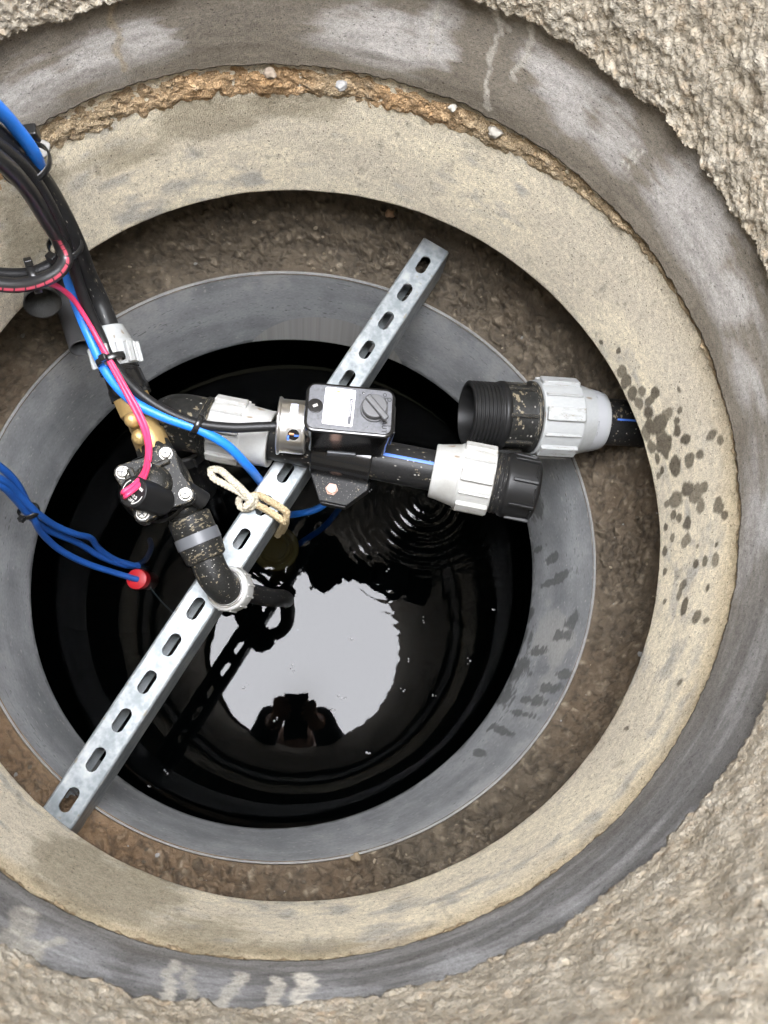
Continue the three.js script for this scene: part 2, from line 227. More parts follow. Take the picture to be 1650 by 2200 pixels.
{ // lower ring: pale sandy concrete, wet at the right and under the joint
  const wet = [[-0.509, 0.1960, 0.0034, 0.0049], [-0.451, 0.2174, 0.0030, 0.0057], [-0.399, 0.1990, 0.0060, 0.0123], [-0.367, 0.1995, 0.0076, 0.0126], [-0.327, 0.2004, 0.0078, 0.0129], [-0.280, 0.2449, 0.0055, 0.0103], [-0.272, 0.2281, 0.0052, 0.0108], [-0.242, 0.2888, 0.0041, 0.0031], [-0.248, 0.2179, 0.0075, 0.0121], [-0.208, 0.2526, 0.0061, 0.0150], [-0.195, 0.2780, 0.0034, 0.0058], [-0.175, 0.2649, 0.0044, 0.0069], [-0.199, 0.2253, 0.0109, 0.0190], [-0.214, 0.2102, 0.0082, 0.0116], [-0.140, 0.2273, 0.0141, 0.0166], [-0.177, 0.2266, 0.0073, 0.0114], [-0.150, 0.2611, 0.0071, 0.0089], [-0.118, 0.2713, 0.0054, 0.0106], [-0.086, 0.3192, 0.0047, 0.0111], [-0.061, 0.3330, 0.0055, 0.0062], [-0.070, 0.2420, 0.0104, 0.0136], [-0.063, 0.2701, 0.0074, 0.0109], [-0.058, 0.2937, 0.0054, 0.0077], [-0.071, 0.2026, 0.0040, 0.0063], [0.009, 0.2593, 0.0077, 0.0116], [0.034, 0.2741, 0.0086, 0.0132], [0.071, 0.2834, 0.0076, 0.0074], [0.027, 0.2918, 0.0051, 0.0080], [0.022, 0.2310, 0.0100, 0.0146], [0.019, 0.2103, 0.0046, 0.0065], [0.092, 0.3161, 0.0083, 0.0094], [0.123, 0.3273, 0.0041, 0.0059], [0.099, 0.2542, 0.0065, 0.0101], [0.057, 0.2243, 0.0051, 0.0074], [0.073, 0.2364, 0.0050, 0.0062], [0.081, 0.2044, 0.0047, 0.0045], [0.118, 0.2194, 0.0052, 0.0055], [0.146, 0.2501, 0.0071, 0.0103], [0.150, 0.2020, 0.0054, 0.0058], [0.219, 0.2748, 0.0050, 0.0069], [0.220, 0.2934, 0.0054, 0.0056], [0.225, 0.3131, 0.0077, 0.0063], [0.172, 0.2762, 0.0025, 0.0039], [0.188, 0.3138, 0.0028, 0.0035], [0.262, 0.2514, 0.0057, 0.0085], [0.208, 0.2050, 0.0049, 0.0058], [0.288, 0.2465, 0.0053, 0.0054], [0.297, 0.2140, 0.0038, 0.0047], [0.327, 0.2622, 0.0094, 0.0073], [0.360, 0.2933, 0.0065, 0.0077], [0.377, 0.3149, 0.0034, 0.0064], [0.292, 0.3046, 0.0044, 0.0037], [0.533, 0.3038, 0.0045, 0.0047], [0.661, 0.2392, 0.0026, 0.0055], [-0.311, 0.2222, 0.0059, 0.0089], [-0.291, 0.2049, 0.0079, 0.0093], [-0.204, 0.1976, 0.0084, 0.0090], [-0.158, 0.2006, 0.0076, 0.0082], [-0.118, 0.2064, 0.0067, 0.0062], [-0.079, 0.2111, 0.0049, 0.0062]];
  const stain = [[1.950, 0.1715, 0.0487, 0.1680], [2.001, 0.2801, 0.0355, 0.0731], [1.767, 0.3099, 0.0442, 0.0592], [2.108, 0.2421, 0.0257, 0.0715], [-2.337, 0.2990, 0.0573, 0.0489], [-2.085, 0.2908, 0.0571, 0.0384], [-1.863, 0.3030, 0.0584, 0.0265], [-1.641, 0.3175, 0.0582, 0.0198], [-2.397, 0.2439, 0.0408, 0.0474], [1.535, 0.3376, 0.0576, 0.0313], [-1.180, 0.3509, 0.0376, 0.0199]];
  const Y0 = 0.15, Y1 = 0.40;
  const paint = (p, y) => {
    const u = (p + PI) / TAU, v = (y - Y0) / (Y1 - Y0), a = vfbm(u, v, 18, 3, 301, 4), b = vfbm(u, v, 80, 12, 311, 4), f = vfbm(u, v, 620, 64, 321, 2), h = vfbm(u, v, 300, 26, 331, 3), st = vfbm(u, v, 240, 6, 341, 3);
    let c = mix3([0.535, 0.492, 0.405], [0.655, 0.60, 0.475], sstep(0.3, 0.7, a)); c = mix3(c, [0.30, 0.295, 0.285], 0.75 * sstep(0.52, 0.72, 0.55 * b + 0.45 * a)); c = mix3(c, [0.24, 0.22, 0.18], 0.6 * sstep(0.62, 0.8, 0.5 * h + 0.5 * st));
    c = mix3(c, [0.46, 0.36, 0.21], 0.55 * sstep(0.045, 0.0, jointLow(p) - y + (b - 0.5) * 0.03) * sstep(-0.8, 0.4, p));
    let t = 0; for (const q of stain) { const dx = wrapd(p - q[0]) * RR / q[2], dy = (y - q[1]) / q[3], d = Math.hypot(dx, dy) + (a - 0.5) * 2.0 + (b - 0.5) * 1.2; t = Math.max(t, sstep(1.3, 0.5, d)); }
    c = mix3(c, [0.21, 0.182, 0.125], t * 0.62);
    let w = 0; for (const q of wet) { const dx = wrapd(p - q[0]) * RR / q[2], dy = (y - q[1]) / q[3], d = Math.hypot(dx, dy) + (h - 0.5) * 0.9 + (b - 0.5) * 0.35; w = Math.max(w, sstep(1.14, 0.86, d) * (0.9 + 0.1 * Math.sin(q[0] * 91 + q[1] * 370))); }
    c = mix3(c, [0.07, 0.058, 0.042], w * 0.9);
    const g2 = vn(u * 1000, v * 110, 1000, 110, 351), k = (0.86 + 0.28 * f) * (0.92 + 0.16 * g2) * 1.32; return [c[0] * k, c[1] * k, c[2] * k];
  };
  const g = sweep(1600, 110, (p, s) => {
    const x = Math.cos(p) * RR, z = Math.sin(p) * RR; const e = sstep(0, 0.08, s);
    let y = s < 0.1 ? harm(HCON, p) + 0.0012 * n3(x * 120, 1, z * 120) : mix(harm(HCON, p), harm(HJOI, p) + 0.02, (s - 0.1) / 0.9);
    let r = RR + 0.001 * fbm(x * 14, y * 14, z * 14, 3); if (s < 0.1) { const q = 1 - s / 0.1; r += 0.09 * q * q + 0.004 * q; y += 0.004 * (1 - q) * q; }
    y += s < 0.3 ? 0.0016 * fbm(x * 60, 1, z * 60, 3) * (1 - s / 0.3) : 0;
    return { r, y, c: paint(p, y) };
  }, CXR, 0);
  const uv = g.attributes.uv, ps = g.attributes.position; for (let i = 0; i < uv.count; i++) uv.setY(i, ps.getY(i) / 2.42);
  const ring = solo('concrete_ring', g, dull([1, 1, 1], 0.95, 0.3, { vertexColors: true, map: rep(sandMap, 20, 20), bumpMap: rep(sandBump, 20, 20), bumpScale: 0.0022 }), 'pale sandy concrete shaft ring with dark wet splashes, just above the bare earth', 'concrete ring');
  // mortar squeezed out of the joint
  const mg = sweep(1500, 36, (p, s) => {
    const x = Math.cos(p) * RR, z = Math.sin(p) * RR, y = mix(jointLow(p) - 0.002, harm(HJOI, p) + 0.012, s);
    const [d1, , id] = cell(x * 120, y * 120, z * 120), lump = fbm(x * 45, y * 45, z * 45, 4, 0.6);
    let r = RR + 0.002 - (0.0042 + 0.007 * lump + 0.003 * fbm(x * 150, y * 150, z * 150, 3, 0.65)) * Math.sin(PI * clamp(s * 1.3, 0, 1)) - 0.0025 * clamp(1 - d1 * 1.3) * (id > 0.8 ? 1 : 0); if (s > 0.8) r += 0.012 * (s - 0.8) / 0.2;
    const t = clamp(0.5 + fbm(x * 35, y * 35, z * 35, 4)), rust = clamp(0.3 + 1.6 * fbm(x * 12, 5, z * 12, 3)) * sstep(-0.9, -1.5, p), gr = fbm(x * 170, y * 170, z * 170, 3, 0.65);
    let c = mix3([0.31, 0.24, 0.155], [0.47, 0.385, 0.27], t); c = mix3(c, [0.52, 0.29, 0.12], 0.55 * rust); if (id > 0.90) c = mix3(c, [0.33, 0.29, 0.23], 0.6 * clamp(1.3 - d1 * 2)); c = c.map((q) => q * (1.5 + 0.8 * gr));
    if (p > 0.2) c = mix3(c, [0.40, 0.32, 0.21], 0.6);
    return { r, y, c };
  }, CXR, 0);
  part(ring, 'mortar_joint', mg, std([1, 1, 1], 0.95, { vertexColors: true, map: rep(stoneMap, 16, 0.35), bumpMap: rep(stoneBump, 16, 0.35), bumpScale: 0.0035 }));
}
let earthFn;
{ // earth between the liner and the lower ring
  const earthAt = (p, s) => {
    const rim = harm(HRIM, p); let r = rim - 0.001 + 0.092 * Math.min(1, s * 1.25), y = -0.004 + 0.018 * s + 0.20 * Math.pow(clamp((s - 0.25) / 0.75), 1.6);
    const x = Math.cos(p) * r, z = Math.sin(p) * r, q = sstep(0.01, 0.12, s);
    const wx = x + 0.012 * fbm(x * 45, y * 45, z * 45, 3), wy = y + 0.012 * fbm(x * 45 + 7, y * 45, z * 45, 3), wz = z + 0.012 * fbm(x * 45, y * 45, z * 45 + 7, 3), [d1, d2, id] = cell(wx * 58, wy * 58, wz * 58), [e1, , ie] = cell(wx * 150, wy * 150, wz * 150), lump = fbm(x * 24, y * 24, z * 24, 4, 0.6), fine = fbm(x * 150, y * 150, z * 150, 4, 0.7);
    const rdg = fbm(x * 38 + 3, y * 38, z * 38, 3, 0.55), clod = sstep(0.0, 0.55, d2 - d1) * (id > 0.45 ? 0.5 + 0.5 * id : 0.12), smear = clamp(0.5 + 1.5 * fbm(x * 8, 3, z * 8, 2));
    const hgt = q * (0.011 * clod * smear + 0.013 * lump + 0.0042 * clamp(1 - e1 * 1.2) * (ie > 0.6 ? 1 : 0) - 0.006 * Math.pow(clamp(1 - Math.abs(rdg) * 7), 2) * smear + 0.0026 * fine);
    y += 0.9 * hgt; r -= 0.5 * hgt;
    const warm = sstep(0.9, 2.3, Math.abs(p)) * 0 + sstep(1.2, 2.2, p) * 0.85 + 0.28 * clamp(fbm(x * 6, 9, z * 6, 3) * 2.2) + 0.1 * sstep(-0.4, 0.3, p) * sstep(1.0, 0.4, p);
    let c = mix3([0.066, 0.051, 0.033], [0.150, 0.120, 0.083], clamp(0.45 + 0.9 * clod - 0.3 + 0.6 * lump)); c = mix3(c, [0.19, 0.118, 0.062], clamp(warm) * 0.8 * (1 - 0.65 * clod * id)); if (ie > 0.955) c = mix3(c, [0.30, 0.25, 0.18], 0.75 * clamp(1.4 - e1 * 2));
    c = mix3(c, [0.016, 0.012, 0.008], clamp(-fine * 2.0) * 0.4 + 0.55 * Math.pow(clamp(1 - Math.abs(rdg) * 7), 2) * q);
    return { r, y, c };
  };
  earthFn = earthAt; const g = sweep(1600, 100, earthAt);
  solo('earth', g, std([1, 1, 1], 0.8, { vertexColors: true, bumpMap: rep(stoneBump, 14, 1), bumpScale: 0.002 }), 'dark clodded earth ledge between the plastic liner and the pale concrete ring', 'earth', null, 'structure');
}
{ // crumbs and small stones lying on the earth ledge
  const geo = new THREE.IcosahedronGeometry(1, 1), q = geo.attributes.position; for (let i = 0; i < q.count; i++) { const v = V(q.getX(i), q.getY(i), q.getZ(i)), k = 0.85 + 0.5 * n3(v.x * 1.3, v.y * 1.3, v.z * 1.3); q.setXYZ(i, v.x * k, v.y * k * 0.8, v.z * k); } geo.computeVertexNormals();
  const N = 900, im = new THREE.InstancedMesh(geo, std([1, 1, 1], 0.9, { bumpMap: grain(1, 1), bumpScale: 0.0006 }), N), m4 = new THREE.Matrix4(), e = new THREE.Euler();
  for (let i = 0; i < N; i++) {
    const p = -PI + rnd() * TAU, s = 0.06 + 0.85 * Math.pow(rnd(), 0.8), o = earthFn(p, s), r = 0.0008 + 0.0034 * Math.pow(rnd(), 3.2), t = rnd();
    m4.makeRotationFromEuler(e.set(rnd() * 6, rnd() * 6, rnd() * 6)).scale(V(r, r * (0.6 + 0.4 * rnd()), r)).setPosition(o.r * Math.cos(p), o.y + r * 0.3, o.r * Math.sin(p)); im.setMatrixAt(i, m4);
    im.setColorAt(i, t < 0.55 ? col(0.085, 0.068, 0.046) : t < 0.8 ? col(0.17, 0.135, 0.09) : t < 0.93 ? col(0.27, 0.225, 0.16) : col(0.24, 0.235, 0.225));
  }
  im.name = 'gravel'; sh(im); scene.add(im); tag(im, 'small stones and crumbs scattered on the dark earth ledge', 'gravel', null, 'stuff');
}
{ // plastic liner
  const streak = [[0.466, -0.0360, 0.0066, 0.0291], [0.518, -0.0509, 0.0074, 0.0388], [0.378, -0.1444, 0.0079, 0.0298], [0.322, -0.2367, 0.0253, 0.0461], [0.449, -0.1855, 0.0250, 0.0377], [0.202, -0.2397, 0.0214, 0.0333], [0.044, -0.2899, 0.0327, 0.0280], [0.011, -0.1384, 0.0065, 0.0351], [-0.052, -0.1888, 0.0057, 0.0229], [0.092, -0.0987, 0.0071, 0.0383], [0.102, -0.1412, 0.0059, 0.0320], [0.569, -0.1925, 0.0202, 0.0497], [0.572, -0.0836, 0.0076, 0.0364], [0.630, -0.1015, 0.0061, 0.0471], [0.713, -0.1323, 0.0062, 0.0489], [0.272, -0.0595, 0.0130, 0.0251], [0.319, -0.0777, 0.0089, 0.0307], [-0.038, -0.2416, 0.0228, 0.0199], [-0.218, -0.1692, 0.0263, 0.0256], [0.823, -0.1297, 0.0059, 0.0370]];
  const Y0 = -0.2176, map = tex(2048, 256, (u, v) => {
    const p = -PI + u * TAU, y = Y0 + v * -Y0, a = vfbm(u, v, 10, 4, 401, 4), b = vfbm(u, v, 120, 14, 411, 3), f = vfbm(u, v, 420, 60, 421, 2), g = vfbm(u, v, 300, 120, 431, 2), run = vfbm(u, v, 70, 3, 441, 3);
    let c = mix3([0.225, 0.232, 0.238], [0.37, 0.378, 0.382], sstep(0.25, 0.75, 0.6 * a + 0.4 * run)); c = mix3(c, [0.42, 0.415, 0.40], 0.45 * sstep(0.6, 0.8, run) * sstep(0.2, 0.9, v));
    c = mix3(c, [0.45, 0.44, 0.42], sstep(0.755, 0.83, f * 0.8 + b * 0.25) * 0.75); c = mix3(c, [0.05, 0.05, 0.05], sstep(0.77, 0.84, g * 0.75 + a * 0.28) * 0.7);
    let t = 0; for (const q of streak) { const dx = wrapd(p - q[0]) * 0.395 / q[2], dy = (y - q[1]) / q[3], d = Math.hypot(dx, dy) + (b - 0.5) * 1.9 + (f - 0.5) * 0.5; t = Math.max(t, sstep(1.15, 0.7, d)); }
    c = mix3(c, [0.42, 0.41, 0.38], 0.5 * sstep(0.35, 0.0, Math.abs(p - 0.35)) * sstep(0.5, 0.62, run)); c = mix3(c, [0.11, 0.112, 0.108], t * 0.75); c = mix3(c, [0.36, 0.345, 0.32], 0.7 * sstep(0.99, 0.997, v)); c = mix3(c, [0.05, 0.05, 0.05], 0.6 * sstep(0.06, 0.0, v + (b - 0.5) * 0.1));
    const k = 0.9 + 0.2 * vn(u * 1000, v * 100, 1000, 100, 451); return [c[0] * k, c[1] * k, c[2] * k];
  });
  const ny = 26, g = sweep(480, ny, (p, s) => { // inner wall, rim, outer wall
    const a = harm(HRIM, p), b = harm(HWAT, p);
    if (s < 0.8) { const t = s / 0.8; return { r: mix(b, a, t), y: mix(Y0, 0, t) }; }
    const t = (s - 0.8) / 0.2; return t < 0.34 ? { r: a + 0.003 * t / 0.34, y: 0.0008 }   : { r: a + 0.003, y: mix(0, Y0, (t - 0.34) / 0.66) };
  });
  const uv = g.attributes.uv; for (let i = 0; i < uv.count; i++) { const s = uv.getY(i); uv.setY(i, s < 0.8 ? s / 0.8 * 0.998 : 0.998); }
  solo('plastic_liner', g, dull([1, 1, 1], 0.8, 0.15, { map, bumpMap: grain(30, 3), bumpScale: 0.0004 }), 'grey speckled cylindrical liner standing in the water, its rim level with the earth ledge', 'liner');
  // dark chamber under the liner
  const t = sweep(96, 12, (p, s) => s < 0.25 ? { r: mix(0.41, 0.60, s * 4), y: -0.205 } : s < 0.8 ? { r: 0.60, y: mix(-0.205, -1.3, (s - 0.25) / 0.55) } : { r: 0.60 * (1 - (s - 0.8) / 0.2) + 0.001, y: -1.3 });
  solo('chamber', t, std([0.012, 0.012, 0.011], 0.95), 'dark flooded chamber below the liner', 'chamber', null, 'structure');
}
{ // the water: nearly still, small rings spreading from drips
  const S = [[V(0.2276, -0.2790, -0.1259), 5.0, 0.0150], [V(0.1468, -0.2790, 0.0084), 0.7, 0.020], [V(-0.0153, -0.2790, 0.0404), 0.10, 0.017], [V(0.0536, -0.2790, -0.1256), 0.22, 0.018]];
  const hgt = (x, z) => { let h = 0.00003 * fbm(x * 16, 0, z * 16, 2) * 3; for (const [c, a, l] of S) { const d = Math.hypot(x - c.x, z - c.z); h += a * 0.00016 * Math.sin(d / l * TAU) * Math.exp(-d / 0.062) * (0.75 + 0.8 * n3(x * 28, a * 9, z * 28)) / (1 + Math.exp((0.012 - d) * 400)); } return h; };
  const N = 330, L = 1.16, P = [], Nn = [], I = [];
  for (let j = 0; j <= N; j++) for (let i = 0; i <= N; i++) {
    const x = (i / N - 0.5) * L, z = (j / N - 0.5) * L, e = 0.0006, hx = (hgt(x + e, z) - hgt(x - e, z)) / (2 * e), hz = (hgt(x, z + e) - hgt(x, z - e)) / (2 * e), n = V(-hx, 1, -hz).normalize();
    P.push(x, WY + hgt(x, z), z); Nn.push(n.x, n.y, n.z);
    if (i < N && j < N) { const a = j * (N + 1) + i, b = a + N + 1; const cx = x + L / N / 2, cz = z + L / N / 2; if (Math.hypot(cx, cz) < 0.575) I.push(a, b, a + 1, a + 1, b, b + 1); }
  }
  const g = new THREE.BufferGeometry(); g.setAttribute('position', new THREE.Float32BufferAttribute(P, 3)); g.setAttribute('normal', new THREE.Float32BufferAttribute(Nn, 3)); g.setIndex(I);
  solo('water', g, new THREE.MeshPhysicalMaterial({ color: col(0.19, 0.225, 0.24), roughness: 0.0, transmission: 1, thickness: 0, ior: 1.25 }), 'still dark water at the bottom of the shaft, mirroring the white sky', 'water', null, 'structure');
}

// ---------------------------------------------------------------- slotted steel channel across the liner
{
  const zinc = tex(512, 512, (u, v) => { const a = vfbm(u, v, 9, 9, 501, 4), b = vfbm(u, v, 40, 40, 511, 3), d = vfbm(u, v, 22, 22, 521, 3); let c = mix3([0.18, 0.202, 0.212], [0.32, 0.342, 0.35], sstep(0.3, 0.7, 0.6 * a + 0.4 * b)); c = mix3(c, [0.45, 0.45, 0.425], 0.5 * sstep(0.62, 0.75, a)); return mix3(c, [0.22, 0.19, 0.14], 0.7 * sstep(0.72, 0.80, d * 0.7 + a * 0.36)); });
  zinc.repeat.set(5, 5);
  const mz = std([1, 1, 1], 0.48, { map: zinc, metalness: 0.35 });
  const az = 2.1302, el = -0.0195, D = V(Math.cos(el) * Math.cos(az), Math.sin(el), Math.cos(el) * Math.sin(az)), p0 = V(-0.0342, 0.064, -0.0283);
  const LEN = 0.885, s0 = -8 * 0.05 - 0.037; // along D from p0
  const t = thing('strut_channel', 'galvanised steel slotted channel lying diagonally across the liner', 'channel');
  aim(t, p0.clone().addScaledVector(D, s0), p0.clone().addScaledVector(D, s0 + LEN));
  // local: y along, z up, x across
  const HW = 0.0205, TH = 0.0025, HT = 0.066, RB = 0.0035;
  const face = new THREE.Shape(); face.moveTo(-HW + RB, 0); face.lineTo(HW - RB, 0); face.lineTo(HW - RB, LEN); face.lineTo(-HW + RB, LEN); face.closePath();
  for (let k = 0; k < 17; k++) { const c = 0.037 + k * 0.05, h = new THREE.Path(), r = 0.007, e = 0.0075; if (c > LEN - 0.02) break; h.absarc(0, c + e, r, 0, PI); h.absarc(0, c - e, r, PI, TAU); h.closePath(); face.holes.push(h); }
  part(t, 'slotted_face', new THREE.ExtrudeGeometry(face, { depth: TH, bevelEnabled: false, curveSegments: 10 }).translate(0, 0, -TH), mz);
  for (const s of [-1, 1]) {
    const pr = new THREE.Shape(), o = []; // flange with bent corner, in (x, z)
    for (let i = 0; i <= 6; i++) { const a = PI / 2 * (1 - i / 6); o.push([HW - RB + RB * Math.cos(a), -RB + RB * Math.sin(a)]); }
    o.push([HW, -HT + 0.003], [HW - 0.003, -HT], [HW - TH, -HT + 0.0035]);
    for (let i = 0; i <= 6; i++) { const a = PI / 2 * (i / 6), q = RB - TH; o.push([HW - RB + q * Math.cos(a), -RB + q * Math.sin(a)]); }
    o.forEach((q, i) => pr[i ? 'lineTo' : 'moveTo'](s * q[0], q[1])); pr.closePath();
    const g = new THREE.ExtrudeGeometry(pr, { depth: LEN, bevelEnabled: false }); g.rotateX(-PI / 2); g.scale(1, 1, -1); g.rotateX(0);
    // (x, y, z) -> x across, z along: place along local y
    const m4 = new THREE.Matrix4().set(1, 0, 0, 0, 0, 0, 1, 0, 0, 1, 0, 0, 0, 0, 0, 1);
    const g2 = new THREE.ExtrudeGeometry(pr, { depth: LEN, bevelEnabled: false }); g2.applyMatrix4(m4); const ix = g2.attributes.position; if (g2.index) g2.index = null;
    const flip = g2.toNonIndexed ? g2 : g2; const pa = flip.attributes.position.array, na = flip.attributes.uv.array;
    for (let i = 0; i < pa.length; i += 9) for (let k = 0; k < 3; k++) { const w = pa[i + 3 + k]; pa[i + 3 + k] = pa[i + 6 + k]; pa[i + 6 + k] = w; }
    for (let i = 0; i < na.length; i += 6) for (let k = 0; k < 2; k++) { const w = na[i + 2 + k]; na[i + 2 + k] = na[i + 4 + k]; na[i + 4 + k] = w; }
    flip.computeVertexNormals(); part(t, 'flange', flip, mz);
    part(t, 'lip', new THREE.BoxGeometry(0.009, LEN, TH).translate(s * (HW - 0.0085), LEN / 2, -HT + 0.006), mz);
  }
}

// ---------------------------------------------------------------- compression fittings
// nut along local y: big open end at yb, cone end at yc
function nutGeo(yb, yc, rb, rc, pads = 6, split = 0.56) {
  const L = yc - yb, ym = yb + L * split, q = Math.sign(L), e = 0.0018 * q;
  const g = [lathe([[rb * 0.86, yb], [rb * 0.97, yb], [rb, yb + e], [rb * 1.005, ym - e], [rb * 0.985, ym + e * 0.5], [rb * 0.955, ym + e * 1.4], [mix(rb * 0.94, rc, 0.8), mix(ym, yc, 0.8)], [rc * 1.02, yc - e], [rc, yc - e * 0.2], [rc - 0.0018, yc], [rc * 0.84, yc], [rc * 0.84, yc - e * 4]].map((p) => p), 72)];
  for (let k = 0; k < pads; k++) { const a = k / pads * TAU + 0.26; const w = rb * 0.36; const b = rbox(w, Math.abs(L) * split * 0.94, 0.008, 0.0016).translate(0, yb + L * split * 0.5, rb + 0.0012); const b2 = rbox(w * 0.22, Math.abs(L) * split * 0.9, 0.003, 0.0007).translate(rb * 0.52, yb + L * split * 0.5, rb * 0.885); g.push(b.rotateY(a)); g.push(b2.rotateY(a)); }
  return merge(g);
}
const threadGeo = (r, y0, y1, n) => { const p = [[r * 0.80, y0]]; for (let k = 0; k < n; k++) { const a = mix(y0, y1, k / n), d = (y1 - y0) / n; p.push([r * 0.965, a], [r, a + d * 0.3], [r, a + d * 0.55], [r * 0.965, a + d * 0.85]); } p.push([r * 0.965, y1]); return lathe(p, 64); };

// ---------------------------------------------------------------- pipe carrying the switch box
{
  const A = V(-0.0926, 0.0850, -0.1210), B = V(0.2414, 0.1200, -0.0438), L = A.distanceTo(B), T = (x) => (x - 465) / 589 * L;
  const t = thing('water_pipe', 'black plastic pipe with white nuts at both ends, under the black switch box', 'pipe'); aim(t, A, B);
  part(t, 'pipe', cylG(0.025, T(560), T(960)), M.black);
  part(t, 'blue_stripe', new THREE.CylinderGeometry(0.0252, 0.0252, T(960) - T(600), 6, 1, true, -0.09, 0.15).translate(0, (T(960) + T(600)) / 2, 0), M.stripe);
  part(t, 'compression_nut', nutGeo(T(460), T(588), 0.0385, 0.0345), M.white).userData.label = 'white nut left of the steel can';
  part(t, 'compression_nut', nutGeo(T(1056), T(931), 0.0400, 0.0325), M.white).userData.label = 'white nut beside the black end cap, mud stained';
  part(t, 'threaded_neck', threadGeo(0.0375, T(440), T(468), 4), M.muddy);
  part(t, 'threaded_neck', threadGeo(0.0375, T(1052), T(1092), 5), M.black);
  // end cap with ribs
  const y0 = T(1078), y1 = T(1150), r = 0.0385, cap = [lathe([[r * 0.9, y0], [r, y0 + 0.001], [r * 1.04, y0 + 0.006], [r * 1.0, y0 + 0.012], [r * 0.97, y1 - 0.006], [r * 0.93, y1 - 0.002], [r * 0.84, y1], [0, y1]], 64)];
  for (let k = 0; k < 8; k++) cap.push(rbox(0.0042, (y1 - y0) * 0.72, 0.006, 0.0012).translate(0, mix(y0, y1, 0.56), r * 1.0).rotateY(k / 8 * TAU + 0.1));
  for (let k = 0; k < 8; k++) cap.push(rbox(0.017, 0.002, 0.003, 0.0008).translate(0, y1 - 0.006, r * 0.965).rotateY((k + 0.5) / 8 * TAU + 0.1));
  part(t, 'end_cap', merge(cap), M.rubber);
  // saddle clamp round the pipe with its bolted flange
  const sa = T(680), sb = T(806), sm = (sa + sb) / 2; const sd = [lathe([[0.026, sa], [0.031, sa], [0.0318, sa + 0.002], [0.0318, sb - 0.002], [0.031, sb], [0.026, sb]], 48)];
  const saddle = part(t, 'saddle_clamp', merge(sd), M.gloss);
  for (const s of [1, -1]) {
    const sp = new THREE.Shape(); sp.moveTo(0, sa + 0.001); sp.lineTo(0.004, sa + 0.001); sp.lineTo(0.036, sa + 0.019); sp.lineTo(0.036, sb - 0.022); sp.lineTo(0.012, sb - 0.001); sp.lineTo(0, sb - 0.001); sp.closePath();
    const fl = new THREE.ExtrudeGeometry(sp, { depth: 0.015, bevelEnabled: true, bevelSize: 0.001, bevelThickness: 0.001, bevelSegments: 2 }).translate(0.026, 0, -0.022); uvk(fl, 16);
    const lip = rbox(0.003, (sb - sa) * 0.42, 0.011, 0.001).translate(0.0635, sm - 0.001, -0.016);
    const f = part(saddle, 'flange', merge([fl, lip]), M.black); if (s < 0) f.rotation.y = PI;
    const by = sm - 0.006; const bolt = merge([new THREE.CylinderGeometry(0.0078, 0.0078, 0.005, 6).rotateX(PI / 2).translate(0.047, by, -0.0045), puck(0.0062, 0, 0.0042, 0.0012).rotateX(PI / 2).translate(0.047, by, -0.003)]);
    const bo = part(saddle, 'bolt', bolt, M.pinkbolt); if (s < 0) bo.rotation.y = PI;
  }
  // elbow turning down into the water, with its lower grey nut
  const inv = new THREE.Matrix4().compose(t.position, t.quaternion, V(1, 1, 1)).invert(), loc = (v) => v.applyMatrix4(inv);
  const ec = curve([loc(V(-0.0965, 0.0850, -0.1216)), loc(V(-0.1153, 0.0850, -0.1256)), loc(V(-0.1335, 0.0780, -0.1311)), loc(V(-0.1490, 0.0500, -0.1401)), loc(V(-0.1551, 0.0050, -0.1489)), loc(V(-0.1594, -0.0500, -0.1564))]);
  const eg = new THREE.TubeGeometry(ec, 40, 0.0355, 32, false);
  part(t, 'elbow', eg, M.muddy);
  const dn = V(0, -1, 0).transformDirection(inv), base = loc(V(-0.1556, -0.0100, -0.1490)), q = new THREE.Quaternion().setFromUnitVectors(V(0, 1, 0), dn);
  part(t, 'lower_nut', nutGeo(0, 0.06, 0.043, 0.03, 6).applyQuaternion(q).translate(base.x, base.y, base.z), M.midgrey);
  part(t, 'downpipe', cylG(0.025, 0.03, 0.6).applyQuaternion(q).translate(base.x, base.y, base.z), M.black);
}
